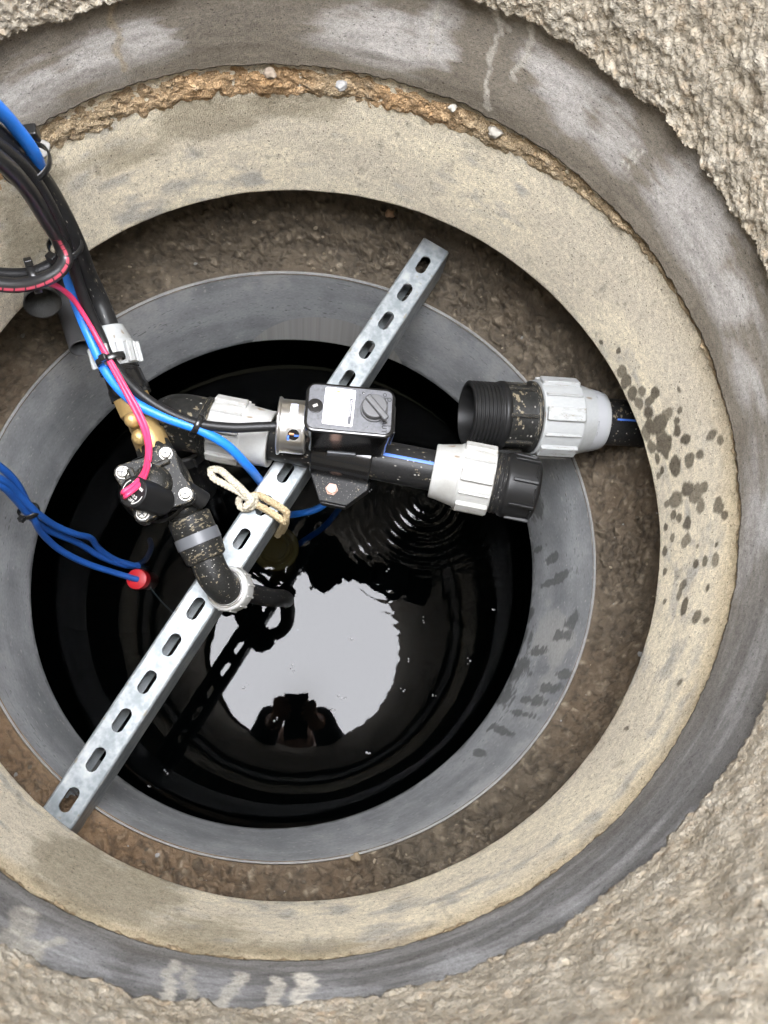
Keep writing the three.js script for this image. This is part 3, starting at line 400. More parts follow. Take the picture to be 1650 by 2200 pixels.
{ // big coupling on the pipe that comes out of the earth at the right
  const A = V(0.2183, 0.1050, -0.1380), B = V(0.4630, 0.0850, -0.1343), L = A.distanceTo(B), T = (x) => (x - 1000) / 385 * L;
  const t = thing('pipe_coupling', 'large grey compression coupling with open black thread on a pipe out of the earth', 'coupling'); aim(t, A, B);
  part(t, 'pipe', cylG(0.0305, T(1240), T(1470)), M.black);
  part(t, 'blue_stripe', new THREE.CylinderGeometry(0.0307, 0.0307, T(1470) - T(1300), 6, 1, true, 0.22, 0.08).translate(0, (T(1470) + T(1300)) / 2, 0), M.stripe);
  const emb = canvasTex(1024, 256, (c, w, h) => { c.fillStyle = '#000'; c.fillRect(0, 0, w, h); c.fillStyle = '#fff'; c.font = 'bold 92px sans-serif'; c.textAlign = 'center'; for (const x of [0.25, 0.75]) c.fillText('PLASSON', w * x, h * 0.62); }); emb.colorSpace = THREE.NoColorSpace; emb.wrapS = THREE.RepeatWrapping;
  part(t, 'compression_nut', nutGeo(T(1138), T(1284), 0.0485, 0.0365), M.grey);
  part(t, 'lettering_band', lathe([[0.0452, T(1224)], [0.0390, T(1272)]], 72), std([0.31, 0.315, 0.325], 0.5, { bumpMap: emb, bumpScale: 0.003 }));
  // black body: open male thread, collar, ribbed cage
  const r = 0.0415; const th = []; for (let k = 0; k < 8; k++) { const a = k / 8 * T(1062), d = T(1062) / 8; th.push([r * 0.955, a + 0.0005], [r, a + d * 0.35], [r, a + d * 0.55], [r * 0.955, a + d * 0.9]); }
  part(t, 'male_thread', lathe([[0.028, T(1070)], [r * 0.80, T(1050)], [r * 0.84, 0.001], [r * 0.90, 0], ...th, [r * 1.02, T(1062)], [r * 1.05, T(1066)], [r * 1.05, T(1074)], [r * 0.95, T(1078)]], 64), M.rubber);
  const cage = [lathe([[r * 0.9, T(1074)], [r * 0.98, T(1076)], [r * 0.98, T(1125)], [r * 1.1, T(1128)], [r * 1.1, T(1136)], [r * 1.0, T(1138)], [r * 1.0, T(1150)]], 64)];
  for (let k = 0; k < 7; k++) cage.push(rbox(0.0045, T(1128) - T(1072), 0.007, 0.001).translate(0, (T(1128) + T(1072)) / 2, r * 0.99).rotateY(k / 7 * TAU + 0.35));
  part(t, 'body', merge(cage), M.muddy);
  const plug = part(t, 'bore', new THREE.CircleGeometry(0.03, 32).rotateX(PI / 2).translate(0, T(1060), 0), M.gloss);
}

// ---------------------------------------------------------------- switch box
{
  const c = [V(0.0226, 0.2050, -0.1323), V(0.1154, 0.2050, -0.1248), V(0.1093, 0.2050, -0.0703), V(0.0161, 0.2050, -0.0785)];
  const mid = c[0].clone().add(c[1]).add(c[2]).add(c[3]).multiplyScalar(0.25), ex = c[1].clone().sub(c[0]).add(c[2]).sub(c[3]).normalize();
  const w = 1.07 * (c[0].distanceTo(c[1]) + c[3].distanceTo(c[2])) / 2, d = 1.07 * (c[0].distanceTo(c[3]) + c[1].distanceTo(c[2])) / 2, H = 0.082;
  const t = thing('switch_box', 'black pressure switch box with white label and rotary dial, steel can at its side', 'switch box'); t.position.copy(mid).setY(0.205 - H);
  t.rotation.y = Math.atan2(-ex.z, ex.x); // local x right, y up, z towards the lower edge of the picture
  const rr = (w, d, r) => { const s = new THREE.Shape(), a = w / 2, b = d / 2; s.moveTo(-a + r, -b); s.lineTo(a - r, -b); s.absarc(a - r, -b + r, r, -PI / 2, 0); s.lineTo(a, b - r); s.absarc(a - r, b - r, r, 0, PI / 2); s.lineTo(-a + r, b); s.absarc(-a + r, b - r, r, PI / 2, PI); s.lineTo(-a, -b + r); s.absarc(-a + r, -b + r, r, PI, 1.5 * PI); return s; };
  const slab = (w, d, r, h, y, bev) => new THREE.ExtrudeGeometry(rr(w - 2 * bev, d - 2 * bev, r), { depth: h - 2 * bev, bevelEnabled: bev > 0, bevelSize: bev, bevelThickness: bev, bevelSegments: 3, curveSegments: 10 }).rotateX(-PI / 2).translate(0, y + bev, 0);
  part(t, 'housing', slab(w * 0.985, d * 0.97, 0.009, H * 0.62, 0.008, 0.0025), M.gloss);
  part(t, 'cover', slab(w, d, 0.009, H * 0.34, H * 0.655, 0.003), M.gloss);
  part(t, 'sensor_foot', rbox(0.034, 0.012, 0.012, 0.001).translate(-0.004, 0.009, d / 2 - 0.005), M.slate);
  const pw = w - 0.0075, pd = d - 0.0075;
  const lidMap = canvasTex(1024, 540, (g, W_, H_) => {
    g.fillStyle = '#57585c'; g.fillRect(0, 0, W_, H_);
    for (let i = 0; i < 900; i++) { const a = rnd(); g.fillStyle = a > 0.5 ? 'rgba(120,120,124,0.10)' : 'rgba(40,40,42,0.12)'; g.beginPath(); g.ellipse(rnd() * W_, rnd() * H_, 4 + 30 * rnd(), 3 + 16 * rnd(), rnd() * 3, 0, TAU); g.fill(); }
    g.strokeStyle = '#0d0d0e'; g.lineWidth = 9; g.beginPath(); g.arc(W_ * 0.905, H_ * 0.10, 20, 0, TAU); g.stroke();
    g.fillStyle = '#0d0d0e'; g.font = 'bold 84px sans-serif'; g.textAlign = 'left'; g.textBaseline = 'middle';
    g.save(); g.translate(W_ * 0.925, H_ * 0.145); g.rotate(PI / 2); g.fillText('FF', 0, 8); g.restore(); g.beginPath(); g.arc(W_ * 0.965, H_ * 0.20, 22, 0, TAU); g.stroke();
    g.save(); g.translate(W_ * 0.925, H_ * 0.69); g.rotate(PI / 2); g.fillText('AUTO', 0, 4); g.restore(); g.fillRect(W_ * 0.955, H_ * 0.80, 46, 10);
    for (const [x, y, r] of [[0.645, 0.10, 16], [0.73, 0.87, 9], [0.5, 0.93, 8], [0.44, 0.85, 18]]) { g.fillStyle = '#141414'; g.beginPath(); g.arc(x * W_, y * H_, r, 0, TAU); g.fill(); g.fillStyle = '#cfcfcf'; g.beginPath(); g.arc(x * W_ + r * 0.3, y * H_ + r * 0.2, r * 0.35, 0, TAU); g.fill(); }
  });
  const pg = slab(pw, pd, 0.007, 0.0014, H, 0.0004), pu = pg.attributes.uv, pp = pg.attributes.position; for (let i = 0; i < pu.count; i++) pu.setXY(i, pp.getX(i) / pw + 0.5, 0.5 - pp.getZ(i) / pd);
  part(t, 'cover_plate', pg, std([1, 1, 1], 0.28, { map: lidMap }));
  // print on the label
  const lab = canvasTex(640, 800, (g, W_, H_) => {
    g.fillStyle = '#f2f2f1'; g.fillRect(0, 0, W_, H_); g.save(); g.translate(W_, 0); g.rotate(PI / 2); // text runs down the label
    const w2 = H_, h2 = W_; g.fillStyle = '#3a3a40'; g.fillRect(w2 * 0.24, h2 * 0.06, w2 * 0.70, h2 * 0.11); g.fillStyle = '#ddd'; g.font = '54px sans-serif'; g.fillText('Telemecanique', w2 * 0.27, h2 * 0.145);
    g.fillStyle = '#a06a30'; g.font = '60px sans-serif'; g.fillText('S . a', w2 * 0.25, h2 * 0.30); g.fillStyle = '#55555a'; g.font = '120px sans-serif'; g.fillText('XMP', w2 * 0.42, h2 * 0.42);
    g.strokeStyle = '#b9bcc0'; g.lineWidth = 3; for (const y of [0.47, 0.56, 0.65, 0.74]) { g.beginPath(); g.moveTo(w2 * 0.2, h2 * y); g.lineTo(w2 * 0.97, h2 * y); g.stroke(); }
    g.fillStyle = '#8d9096'; g.font = '34px sans-serif'; g.fillText('16 bar  10A', w2 * 0.3, h2 * 0.54); g.fillText('500V  IP54', w2 * 0.46, h2 * 0.63); g.fillText('min 4 bar', w2 * 0.6, h2 * 0.72);
    g.fillStyle = '#6d7076'; g.font = 'bold 62px sans-serif'; g.fillText('UK', w2 * 0.56, h2 * 0.83); g.fillText('CA', w2 * 0.56, h2 * 0.92); g.lineWidth = 10; g.strokeStyle = '#6d7076';
    g.beginPath(); g.arc(w2 * 0.80, h2 * 0.87, 34, PI * 0.62, PI * 1.38); g.stroke(); g.beginPath(); g.arc(w2 * 0.91, h2 * 0.87, 34, PI * 0.62, PI * 1.38); g.moveTo(w2 * 0.87, h2 * 0.87); g.lineTo(w2 * 0.90, h2 * 0.87); g.stroke(); g.restore();
    for (let i = 0; i < 700; i++) { const a = rnd() * TAU, q = Math.pow(rnd(), 1.3), x = W_ * (0.42 + 0.28 * q * Math.cos(a)), y = H_ * (0.06 + 0.16 * q * Math.abs(Math.sin(a))); g.fillStyle = rnd() > 0.5 ? 'rgba(176,120,50,0.6)' : 'rgba(140,92,40,0.5)'; g.fillRect(x, y, 3 + 9 * rnd(), 3 + 7 * rnd()); }
  });
  const lw = w * 0.335, ld = d * 0.74, lg = slab(lw, ld, 0.002, 0.0008, H + 0.0013, 0); { const u = lg.attributes.uv, p = lg.attributes.position; for (let i = 0; i < u.count; i++) u.setXY(i, p.getX(i) / lw + 0.5, 0.5 - p.getZ(i) / ld); }
  const lm = part(t, 'label', lg, std([1.25, 1.25, 1.25].map((x) => Math.min(1, x)), 0.35, { map: lab })); lm.position.set(-w * 0.125, 0, -d * 0.02); lm.rotation.y = -0.03;
  // dial and lock
  const dial = part(t, 'dial', merge([puck(0.0155, H, H + 0.004, 0.001), puck(0.0138, H + 0.003, H + 0.013, 0.0012)]), M.midgrey); dial.position.set(w * 0.262, 0, -d * 0.04);
  const grip = part(dial, 'grip', rbox(0.0345, 0.005, 0.0075, 0.0022).translate(0.0035, H + 0.0145, 0), M.midgrey); grip.rotation.y = -0.83;
  const lock = part(t, 'lock_screw', merge([puck(0.0085, H, H + 0.0022, 0.0006)]), M.gloss); lock.position.set(-w * 0.385, 0, 0.0);
  part(lock, 'screw_slot', rbox(0.0058, 0.0012, 0.0034, 0.0004).translate(0, H + 0.0024, 0), M.screw).rotation.y = 0.5;
  part(t, 'side_cover', rbox(0.0025, H * 0.5, d * 0.55, 0.001).translate(w / 2 + 0.0015, H * 0.55, 0.001), M.gloss);
  // steel can
  const can = new THREE.Group(); can.name = 'steel_can'; t.add(can);
  const P = V(-0.0155, 0.1480, -0.1029).sub(t.position).applyAxisAngle(V(0, 1, 0), -t.rotation.y); can.position.copy(P); can.rotation.z = -PI / 2; // local y -> box x
  const CL = 0.034, CR = 0.0315;
  part(can, 'shell', lathe([[0, 0.0], [CR * 0.9, 0], [CR * 1.06, 0.0008], [CR * 1.085, 0.002], [CR * 1.06, 0.0036], [CR * 1.0, 0.0055], [CR, CL - 0.004], [CR * 0.985, CL - 0.0012], [CR * 0.93, CL], [CR * 0.6, CL], [CR * 0.6, CL + 0.012]], 72), M.steel);
  const lt = canvasTex(256, 96, (g, W_, H_) => { g.fillStyle = '#eef0f4'; g.fillRect(0, 0, W_, H_); g.strokeStyle = '#3c49a0'; g.lineWidth = 5; g.strokeRect(8, 8, W_ - 16, H_ - 16); g.fillStyle = '#5560a0'; for (let k = 0; k < 4; k++) g.fillRect(30 + (k ? 0 : 10), 24 + k * 14, W_ - 60 - 25 * rnd(), 5); });
  // sticker and terminal hole on the side that faces up and towards the lower edge
  const st = part(can, 'sticker', new THREE.CylinderGeometry(CR + 0.0003, CR + 0.0003, 0.0085, 16, 1, true, 0, 0.72).translate(0, 0.019, 0), std([1, 1, 1], 0.4, { map: (() => { const q = lt; q.center.set(0.5, 0.5); return q; })() })); st.rotation.y = -PI / 2 - 0.62;
  const th = new THREE.Group(); const win = part(can, 'terminal_hole', merge([rbox(0.017, 0.016, 0.0016, 0.0007)]), M.steel); const wa = -PI / 2 + 0.62; win.position.set(Math.sin(wa) * (CR + 0.0002), 0.0205, Math.cos(wa) * (CR + 0.0002)); win.rotation.y = wa;
  const bore = part(win, 'bore', new THREE.CylinderGeometry(0.0065, 0.0065, 0.0006, 28).rotateX(PI / 2).translate(0, 0, 0.0011), M.gloss);
  part(win, 'blue_wire', merge([rbox(0.0022, 0.0055, 0.002, 0.0006).translate(0.0008, 0.0035, 0.002), rbox(0.0055, 0.0026, 0.002, 0.0006).translate(0.004, -0.0058, 0.002)]), M.stripe);
  part(win, 'copper_core', rbox(0.0026, 0.006, 0.002, 0.0008).translate(-0.0006, -0.0022, 0.0018), std([0.6, 0.3, 0.16], 0.4, { metalness: 0.6 }));
}

// ---------------------------------------------------------------- inlet, brass, solenoid valve, outlet
{
  const A = V(-0.2079, 0.1850, -0.2171), B = V(-0.1941, 0.1650, -0.1629), L = A.distanceTo(B), t = thing('inlet_coupling', 'grey compression nut on a black inlet pipe beside the pink wires', 'coupling'); aim(t, A, B);
  const f = (y) => y / 112 * L;
  part(t, 'compression_nut', nutGeo(f(108), f(22), 0.0235, 0.0165), M.grey);
  part(t, 'threaded_neck', threadGeo(0.0225, f(104), f(122), 3), M.gloss);
  const m4 = new THREE.Matrix4().compose(t.position, t.quaternion, V(1, 1, 1)).invert(), loc = (v) => v.applyMatrix4(m4);
  const p = curve([loc(V(-0.2016, 0.1750, -0.1907)), loc(V(-0.2057, 0.1840, -0.2096)), loc(V(-0.2148, 0.1980, -0.2328)), loc(V(-0.2191, 0.2300, -0.2423)), loc(V(-0.2149, 0.2900, -0.2403)), loc(V(-0.2158, 0.3450, -0.2422)), loc(V(-0.2178, 0.3950, -0.2381)), loc(V(-0.2216, 0.4500, -0.2223)), loc(V(-0.2212, 0.5300, -0.1881))]);
  part(t, 'pipe', new THREE.TubeGeometry(p, 80, 0.0118, 20), M.black);
  const b1 = loc(V(-0.1913, 0.1630, -0.1593)), b2 = loc(V(-0.1801, 0.1550, -0.1309)), ax = new THREE.Group(); const body = part(t, 'adaptor', lathe([[0.014, 0], [0.0215, 0.002], [0.022, b1.distanceTo(b2) * 0.5], [0.0235, b1.distanceTo(b2) * 0.6], [0.0235, b1.distanceTo(b2) * 0.95], [0.012, b1.distanceTo(b2)]], 12), M.gloss); aim(body, b1, b2);
}
{
  const A = V(-0.1804, 0.1560, -0.1311), B = V(-0.1544, 0.1420, -0.0729), L = A.distanceTo(B), t = thing('brass_connector', 'brass connector with two round knobs above the black valve', 'connector'); aim(t, A, B);
  part(t, 'hexagon', merge([new THREE.CylinderGeometry(0.0225, 0.0225, L * 0.3, 6).translate(0, L * 0.14, 0), new THREE.CylinderGeometry(0.0165, 0.0185, L * 0.08, 36).translate(0, L * 0.31, 0)]), M.brass);
  part(t, 'body', lathe([[0.0125, L * 0.27], [0.0165, L * 0.30], [0.0165, L * 0.62], [0.019, L * 0.66], [0.0195, L * 0.98], [0.012, L]], 8), M.brass);
  for (const [px, py] of [[286, 905], [302, 941]]) { const m4 = new THREE.Matrix4().compose(t.position, t.quaternion, V(1, 1, 1)).invert(); const k = px === 286 ? V(-0.1726, 0.1820, -0.0948) : V(-0.1654, 0.1740, -0.0777); k.applyMatrix4(m4); const o = part(t, 'knob', merge([new THREE.SphereGeometry(0.0088, 24, 16), new THREE.CylinderGeometry(0.0065, 0.0065, 0.022, 20).rotateX(PI / 2).translate(0, 0, -0.010), puck(0.003, 0.007, 0.0096, 0.0005).rotateX(PI / 2)]), M.brass); o.position.copy(k);  }
}
{
  const A = V(-0.1584, 0.1420, -0.0801), B = V(-0.1177, 0.1280, 0.0027), L = A.distanceTo(B), t = thing('solenoid_valve', 'black solenoid valve with silver corner screws and pink wires entering its coil', 'valve'); aim(t, A, B);
  const m4 = new THREE.Matrix4().compose(t.position, t.quaternion, V(1, 1, 1)).invert(), loc = (v) => v.applyMatrix4(m4);
  part(t, 'flow_body', lathe([[0.012, 0], [0.0195, 0.001], [0.0205, 0.012], [0.018, 0.016], [0.0225, L * 0.3], [0.024, L * 0.5], [0.0225, L * 0.75], [0.018, L - 0.012], [0.02, L - 0.008], [0.02, L], [0.012, L]], 40), M.muddy);
  const c = loc(V(-0.1448, 0.1880, -0.0208)); // middle of the bonnet
  const bowl = lathe([[0, -0.05], [0.02, -0.049], [0.031, -0.042], [0.0355, -0.03], [0.0365, -0.012], [0.036, 0]], 48).rotateX(PI / 2);
  part(t, 'bowl', bowl.translate(c.x + 0.004, c.y + 0.003, c.z - 0.006), M.black);
  const S = 0.0245, ear = (s, h, b) => { const sp = new THREE.Shape(); const R = 0.0085, q = S; sp.absarc(q, q, R, 0, PI / 2); sp.lineTo(0, q + R - 0.003); sp.absarc(-q, q, R, PI / 2, PI); sp.lineTo(-q - R + 0.003, 0); sp.absarc(-q, -q, R, PI, 1.5 * PI); sp.lineTo(0, -q - R + 0.003); sp.absarc(q, -q, R, 1.5 * PI, TAU); sp.lineTo(q + R - 0.003, 0); return new THREE.ExtrudeGeometry(sp, { depth: h, bevelEnabled: true, bevelSize: 0.001, bevelThickness: 0.001, bevelSegments: 2 }).scale(s, s, 1).translate(c.x, c.y, c.z + b); }, earU = (...a) => uvk(ear(...a), 14);
  part(t, 'lower_flange', earU(1.03, 0.008, -0.024), M.black);
  const bon = part(t, 'bonnet', merge([earU(1.0, 0.008, -0.0125), lathe([[0, 0.017], [0.012, 0.016], [0.0185, 0.010], [0.0215, 0], [0.0215, -0.004]], 40).rotateX(PI / 2).translate(c.x + 0.002, c.y - 0.001, c.z - 0.003), rbox(0.006, 0.05, 0.01, 0.002).translate(c.x + 0.016, c.y, c.z + 0.001), rbox(0.05, 0.006, 0.008, 0.002).translate(c.x, c.y - 0.016, c.z + 0.0)]), M.muddy);
  for (const [sx, sy] of [[1, -1], [-1, -1], [1, 1], [-1, 1]]) {
    const s = part(t, 'screw', merge([puck(0.0056, 0, 0.0048, 0.0012).rotateX(PI / 2), new THREE.CylinderGeometry(0.0070, 0.0070, 0.0015, 28).rotateX(PI / 2).translate(0, 0, -0.0002)]), M.screw); s.position.set(c.x + sx * S, c.y + sy * S, c.z - 0.002);
    const sl = part(s, 'slot', merge([rbox(0.0085, 0.0014, 0.0012, 0.0003).translate(0, 0, 0.0046), rbox(0.0014, 0.0085, 0.0012, 0.0003).translate(0, 0, 0.0046)]), M.midgrey); sl.rotation.z = 0.4 + sx + sy * 2;
  }
  part(t, 'bleed_screw', merge([puck(0.0055, 0, 0.012, 0.001).rotateX(PI / 2).translate(c.x - 0.002, c.y - 0.0185, c.z), rbox(0.009, 0.0016, 0.002, 0.0005).translate(c.x - 0.002, c.y - 0.0185, c.z + 0.012)]), M.gloss);
  // coil lying over the bonnet, its printed face turned up to the left
  const K = loc(V(-0.1582, 0.2260, -0.0009)), J = loc(V(-0.1368, 0.1760, -0.0033)), coil = new THREE.Group(); coil.name = 'coil'; t.add(coil); aim(coil, J, K, V(0, 0, 1)); const KL = J.distanceTo(K);
  part(coil, 'coil_case', lathe([[0, 0], [0.014, 0.001], [0.0165, 0.004], [0.0165, KL - 0.0015], [0.0152, KL], [0.0145, KL - 0.001], [0, KL - 0.001]], 44), M.rubber);
  const face = canvasTex(256, 256, (g) => { g.fillStyle = '#1b1b1c'; g.fillRect(0, 0, 256, 256); g.strokeStyle = '#c9c9c4'; g.lineWidth = 9; g.beginPath(); g.arc(128, 128, 112, 0.3, 1.5); g.stroke(); g.beginPath(); g.arc(128, 128, 112, 3.2, 4.3); g.stroke(); g.fillStyle = '#d5d5d0'; g.font = 'bold 40px sans-serif'; g.save(); g.translate(128, 128); g.rotate(0.5); g.fillText('¼ TURN', -70, -50); g.fillText('10:3', 0, 40); g.fillText('OFF', 0, 85); g.restore(); });
  part(coil, 'coil_face', new THREE.CylinderGeometry(0.0143, 0.0143, 0.0006, 36).translate(0, KL - 0.0006, 0), std([1, 1, 1], 0.4, { map: face }));
  const B1 = loc(V(-0.1153, 0.1650, -0.0201)), B2 = loc(V(-0.0956, 0.1500, -0.0102)), plug = part(t, 'side_plug', puck(0.0105, 0, B1.distanceTo(B2), 0.002), M.rubber); aim(plug, B1, B2, V(0, 0, 1));
  // barcode sticker wrapped on the bowl
  const bc = canvasTex(128, 256, (g) => { g.fillStyle = '#e6e6ee'; g.fillRect(0, 0, 128, 256); g.fillStyle = '#222'; for (let y = 30; y < 226; y += 5 + Math.floor(rnd() * 9)) g.fillRect(24, y, 52, 2 + rnd() * 4); for (let y = 40; y < 220; y += 12) g.fillRect(90, y, 8, 6); });
  const sk = part(t, 'barcode_sticker', new THREE.CylinderGeometry(0.0369, 0.0369, 0.02, 20, 1, true, 0, 0.85).rotateX(PI / 2).translate(c.x + 0.004, c.y + 0.003, c.z - 0.018), std([1, 1, 1], 0.4, { map: bc }));
  const ang = 0; sk.geometry.translate(-c.x - 0.004, -c.y - 0.003, 0).rotateZ(-0.15).translate(c.x + 0.004, c.y + 0.003, 0);
}
{
  const A = V(-0.1168, 0.1280, 0.0006), B = V(-0.0949, 0.1150, 0.0508), L = A.distanceTo(B), t = thing('outlet_elbow', 'black outlet elbow with a slate collar and pale ring nut, resting on the channel', 'elbow'); aim(t, A, B);
  part(t, 'socket', lathe([[0.012, -0.001], [0.0225, 0], [0.0248, 0.002], [0.0248, L * 0.40], [0.02, L * 0.42]], 44), M.muddy);
  part(t, 'collar', new THREE.CylinderGeometry(0.0262, 0.0262, L * 0.23, 18).translate(0, L * 0.505, 0), M.slate);
  part(t, 'union', lathe([[0.02, L * 0.60], [0.0245, L * 0.61], [0.0252, L * 0.64], [0.0235, L * 0.93], [0.021, L * 0.97], [0.015, L * 0.98]], 44), M.muddy);
  const m4 = new THREE.Matrix4().compose(t.position, t.quaternion, V(1, 1, 1)).invert(), loc = (v) => v.applyMatrix4(m4);
  const bend = curve([loc(V(-0.0980, 0.1170, 0.0430)), loc(V(-0.0914, 0.1150, 0.0600)), loc(V(-0.0843, 0.1100, 0.0722)), loc(V(-0.0769, 0.0980, 0.0791)), loc(V(-0.0681, 0.0750, 0.0803))]);
  part(t, 'elbow', new THREE.TubeGeometry(bend, 36, 0.0192, 28), M.muddy);
  const R1 = loc(V(-0.0740, 0.0940, 0.0797)), R2 = loc(V(-0.0504, 0.0260, 0.0770)), RL = R1.distanceTo(R2), ring = new THREE.Group(); ring.name = 'ring_nut'; t.add(ring); aim(ring, R1, R2, V(0, 0, 1));
  const rg = [lathe([[0.0185, -0.003], [0.0225, -0.004], [0.0258, -0.002], [0.0265, 0.001], [0.0265, 0.016], [0.024, 0.022], [0.018, 0.026]], 56)]; for (let k = 0; k < 12; k++) rg.push(rbox(0.0028, 0.017, 0.003, 0.0008).translate(0, 0.010, 0.0262).rotateY(k / 12 * TAU));
  part(ring, 'nut', merge(rg), M.white);
  part(ring, 'inner_rim', new THREE.TorusGeometry(0.0215, 0.0018, 12, 44).rotateX(PI / 2).translate(0, -0.0035, 0), M.steel);
  const p = curve([R1.clone().lerp(R2, 0.2), loc(V(-0.0479, 0.0200, 0.0762)), loc(V(-0.0295, -0.0300, 0.0744)), loc(V(-0.0160, -0.1000, 0.0659)), loc(V(-0.0119, -0.1900, 0.0561)), loc(V(-0.0151, -0.3400, 0.0379))]);
  part(t, 'outlet_pipe', new THREE.TubeGeometry(p, 48, 0.0125, 20), M.black);
}

// ---------------------------------------------------------------- cables and wires
tubeSolo('power_cable', [V(-0.2094, 0.5600, -0.1928), V(-0.2057, 0.5150, -0.2074), V(-0.2053, 0.4800, -0.2195), V(-0.2058, 0.4350, -0.2310), V(-0.2201, 0.3600, -0.2499), V(-0.2310, 0.2850, -0.2561), V(-0.2349, 0.2500, -0.2461), V(-0.2359, 0.2300, -0.2334), V(-0.2307, 0.2120, -0.2131), V(-0.2189, 0.1950, -0.1831), V(-0.2007, 0.1850, -0.1464), V(-0.1737, 0.1800, -0.1175), V(-0.1417, 0.1720, -0.1029), V(-0.1014, 0.1650, -0.0899), V(-0.0741, 0.1500, -0.0782), V(-0.0536, 0.1150, -0.0659), V(-0.0412, 0.0600, -0.0631), V(-0.0305, -0.0200, -0.0655), V(-0.0174, -0.1500, -0.0744), V(0.0060, -0.2620, -0.0976), V(0.0375, -0.2720, -0.1082), V(0.0712, -0.2770, -0.1326), V(0.0922, -0.3200, -0.1477), V(0.0571, -0.4000, -0.1101), V(0.0051, -0.4500, -0.0833), V(-0.0345, -0.6000, -0.0843)], 0.0056, M.blue, 'thick bright blue cable running from the upper left down under the channel', 'cable', null, 320);
tubeSolo('black_cable', [V(-0.2202, 0.5300, -0.1780), V(-0.2115, 0.4750, -0.2009), V(-0.2096, 0.4200, -0.2171), V(-0.2115, 0.3550, -0.2246), V(-0.2182, 0.2850, -0.2276), V(-0.2177, 0.2350, -0.2118), V(-0.2080, 0.2000, -0.1865), V(-0.1922, 0.1850, -0.1549), V(-0.1667, 0.1800, -0.1270), V(-0.1369, 0.1720, -0.1085), V(-0.1038, 0.1680, -0.0966), V(-0.0652, 0.1650, -0.0932), V(-0.0340, 0.1630, -0.0954), V(-0.0172, 0.1620, -0.0966)], 0.0058, M.cable, 'plain black cable running beside the blue one into the steel can', 'cable', null, 220);
{
  const dash = canvasTex(2048, 64, (g, W_, H_) => { g.fillStyle = '#1f1f20'; g.fillRect(0, 0, W_, H_); for (let x = 0; x < W_; x += 56) { const gap = (x > W_ * 0.30 && x < W_ * 0.36) || (x > W_ * 0.42 && x < W_ * 0.46) || (x > W_ * 0.52 && x < W_ * 0.57); if (gap) continue; g.fillStyle = 'rgba(176,70,86,0.95)'; g.fillRect(x, H_ * 0.43, 48, H_ * 0.08); } });
  dash.wrapS = dash.wrapT = THREE.RepeatWrapping; const m = std([1, 1, 1], 0.36, { map: dash });
  // two loops of sheathed cable coming down and turning back to the left
  const o = tubeSolo('sheathed_cable', [V(-0.2168, 0.5350, -0.1654), V(-0.2097, 0.4850, -0.1836), V(-0.2106, 0.4350, -0.2000), V(-0.2169, 0.3650, -0.2174), V(-0.2180, 0.3180, -0.2219), V(-0.2155, 0.3080, -0.2132), V(-0.2210, 0.3080, -0.1994), V(-0.2352, 0.3120, -0.1860), V(-0.2533, 0.3220, -0.1746), V(-0.2850, 0.3400, -0.1676)], 0.0070, m, 'black sheathed cable with pink dashed print, looping back to the left', 'cable', null, 160);
  { // turn the print to the inner side of the bend, as it lies
    const P = [V(-0.2168, 0.5350, -0.1654), V(-0.2097, 0.4850, -0.1836), V(-0.2106, 0.4350, -0.2000), V(-0.2169, 0.3650, -0.2174), V(-0.2180, 0.3180, -0.2219), V(-0.2155, 0.3080, -0.2132), V(-0.2210, 0.3080, -0.1994), V(-0.2352, 0.3120, -0.1860), V(-0.2533, 0.3220, -0.1746), V(-0.2850, 0.3400, -0.1676)], c = curve(P.map((q) => q.clone().sub(P[0]))), fr = c.computeFrenetFrames(160, false), uv = o.geometry.attributes.uv;
    for (let i = 0; i <= 160; i++) { const k = i / 160, want = k < 0.62 ? V(-0.75, 0.65, 0.3) : V(0.1, 0.72, 0.7), v0 = Math.atan2(want.dot(fr.binormals[i]), -want.dot(fr.normals[i])) / TAU; for (let j = 0; j <= 14; j++) uv.setY(i * 15 + j, j / 14 - v0 + 0.47); }
  }
  tubeSolo('sheathed_cable', [V(-0.2309, 0.5100, -0.2031), V(-0.2237, 0.4550, -0.2181), V(-0.2179, 0.4100, -0.2243), V(-0.2218, 0.3450, -0.2335), V(-0.2226, 0.3050, -0.2328), V(-0.2265, 0.2900, -0.2267), V(-0.2372, 0.2900, -0.2149), V(-0.2541, 0.2950, -0.2030), V(-0.2948, 0.3200, -0.1879)], 0.0060, M.cable, 'plain black cable looping back to the left above the one with pink print', 'cable', null, 140);
}
const wires = 'twin pink valve wires';
tubeSolo('pink_wire', [V(-0.2335, 0.3120, -0.1870), V(-0.2309, 0.2750, -0.2012), V(-0.2270, 0.2350, -0.2087), V(-0.2180, 0.2150, -0.1952), V(-0.2076, 0.2050, -0.1757), V(-0.1945, 0.2000, -0.1508), V(-0.1823, 0.1960, -0.1282), V(-0.1695, 0.1900, -0.1037), V(-0.1597, 0.1870, -0.0834), V(-0.1537, 0.1900, -0.0637), V(-0.1513, 0.2000, -0.0420), V(-0.1511, 0.2220, -0.0189), V(-0.1577, 0.2320, -0.0051), V(-0.1651, 0.2340, 0.0013), V(-0.1678, 0.2260, 0.0011)], 0.0025, M.pink, 'pink wire on the left of the pair that runs to the valve', 'wire', wires, 160);
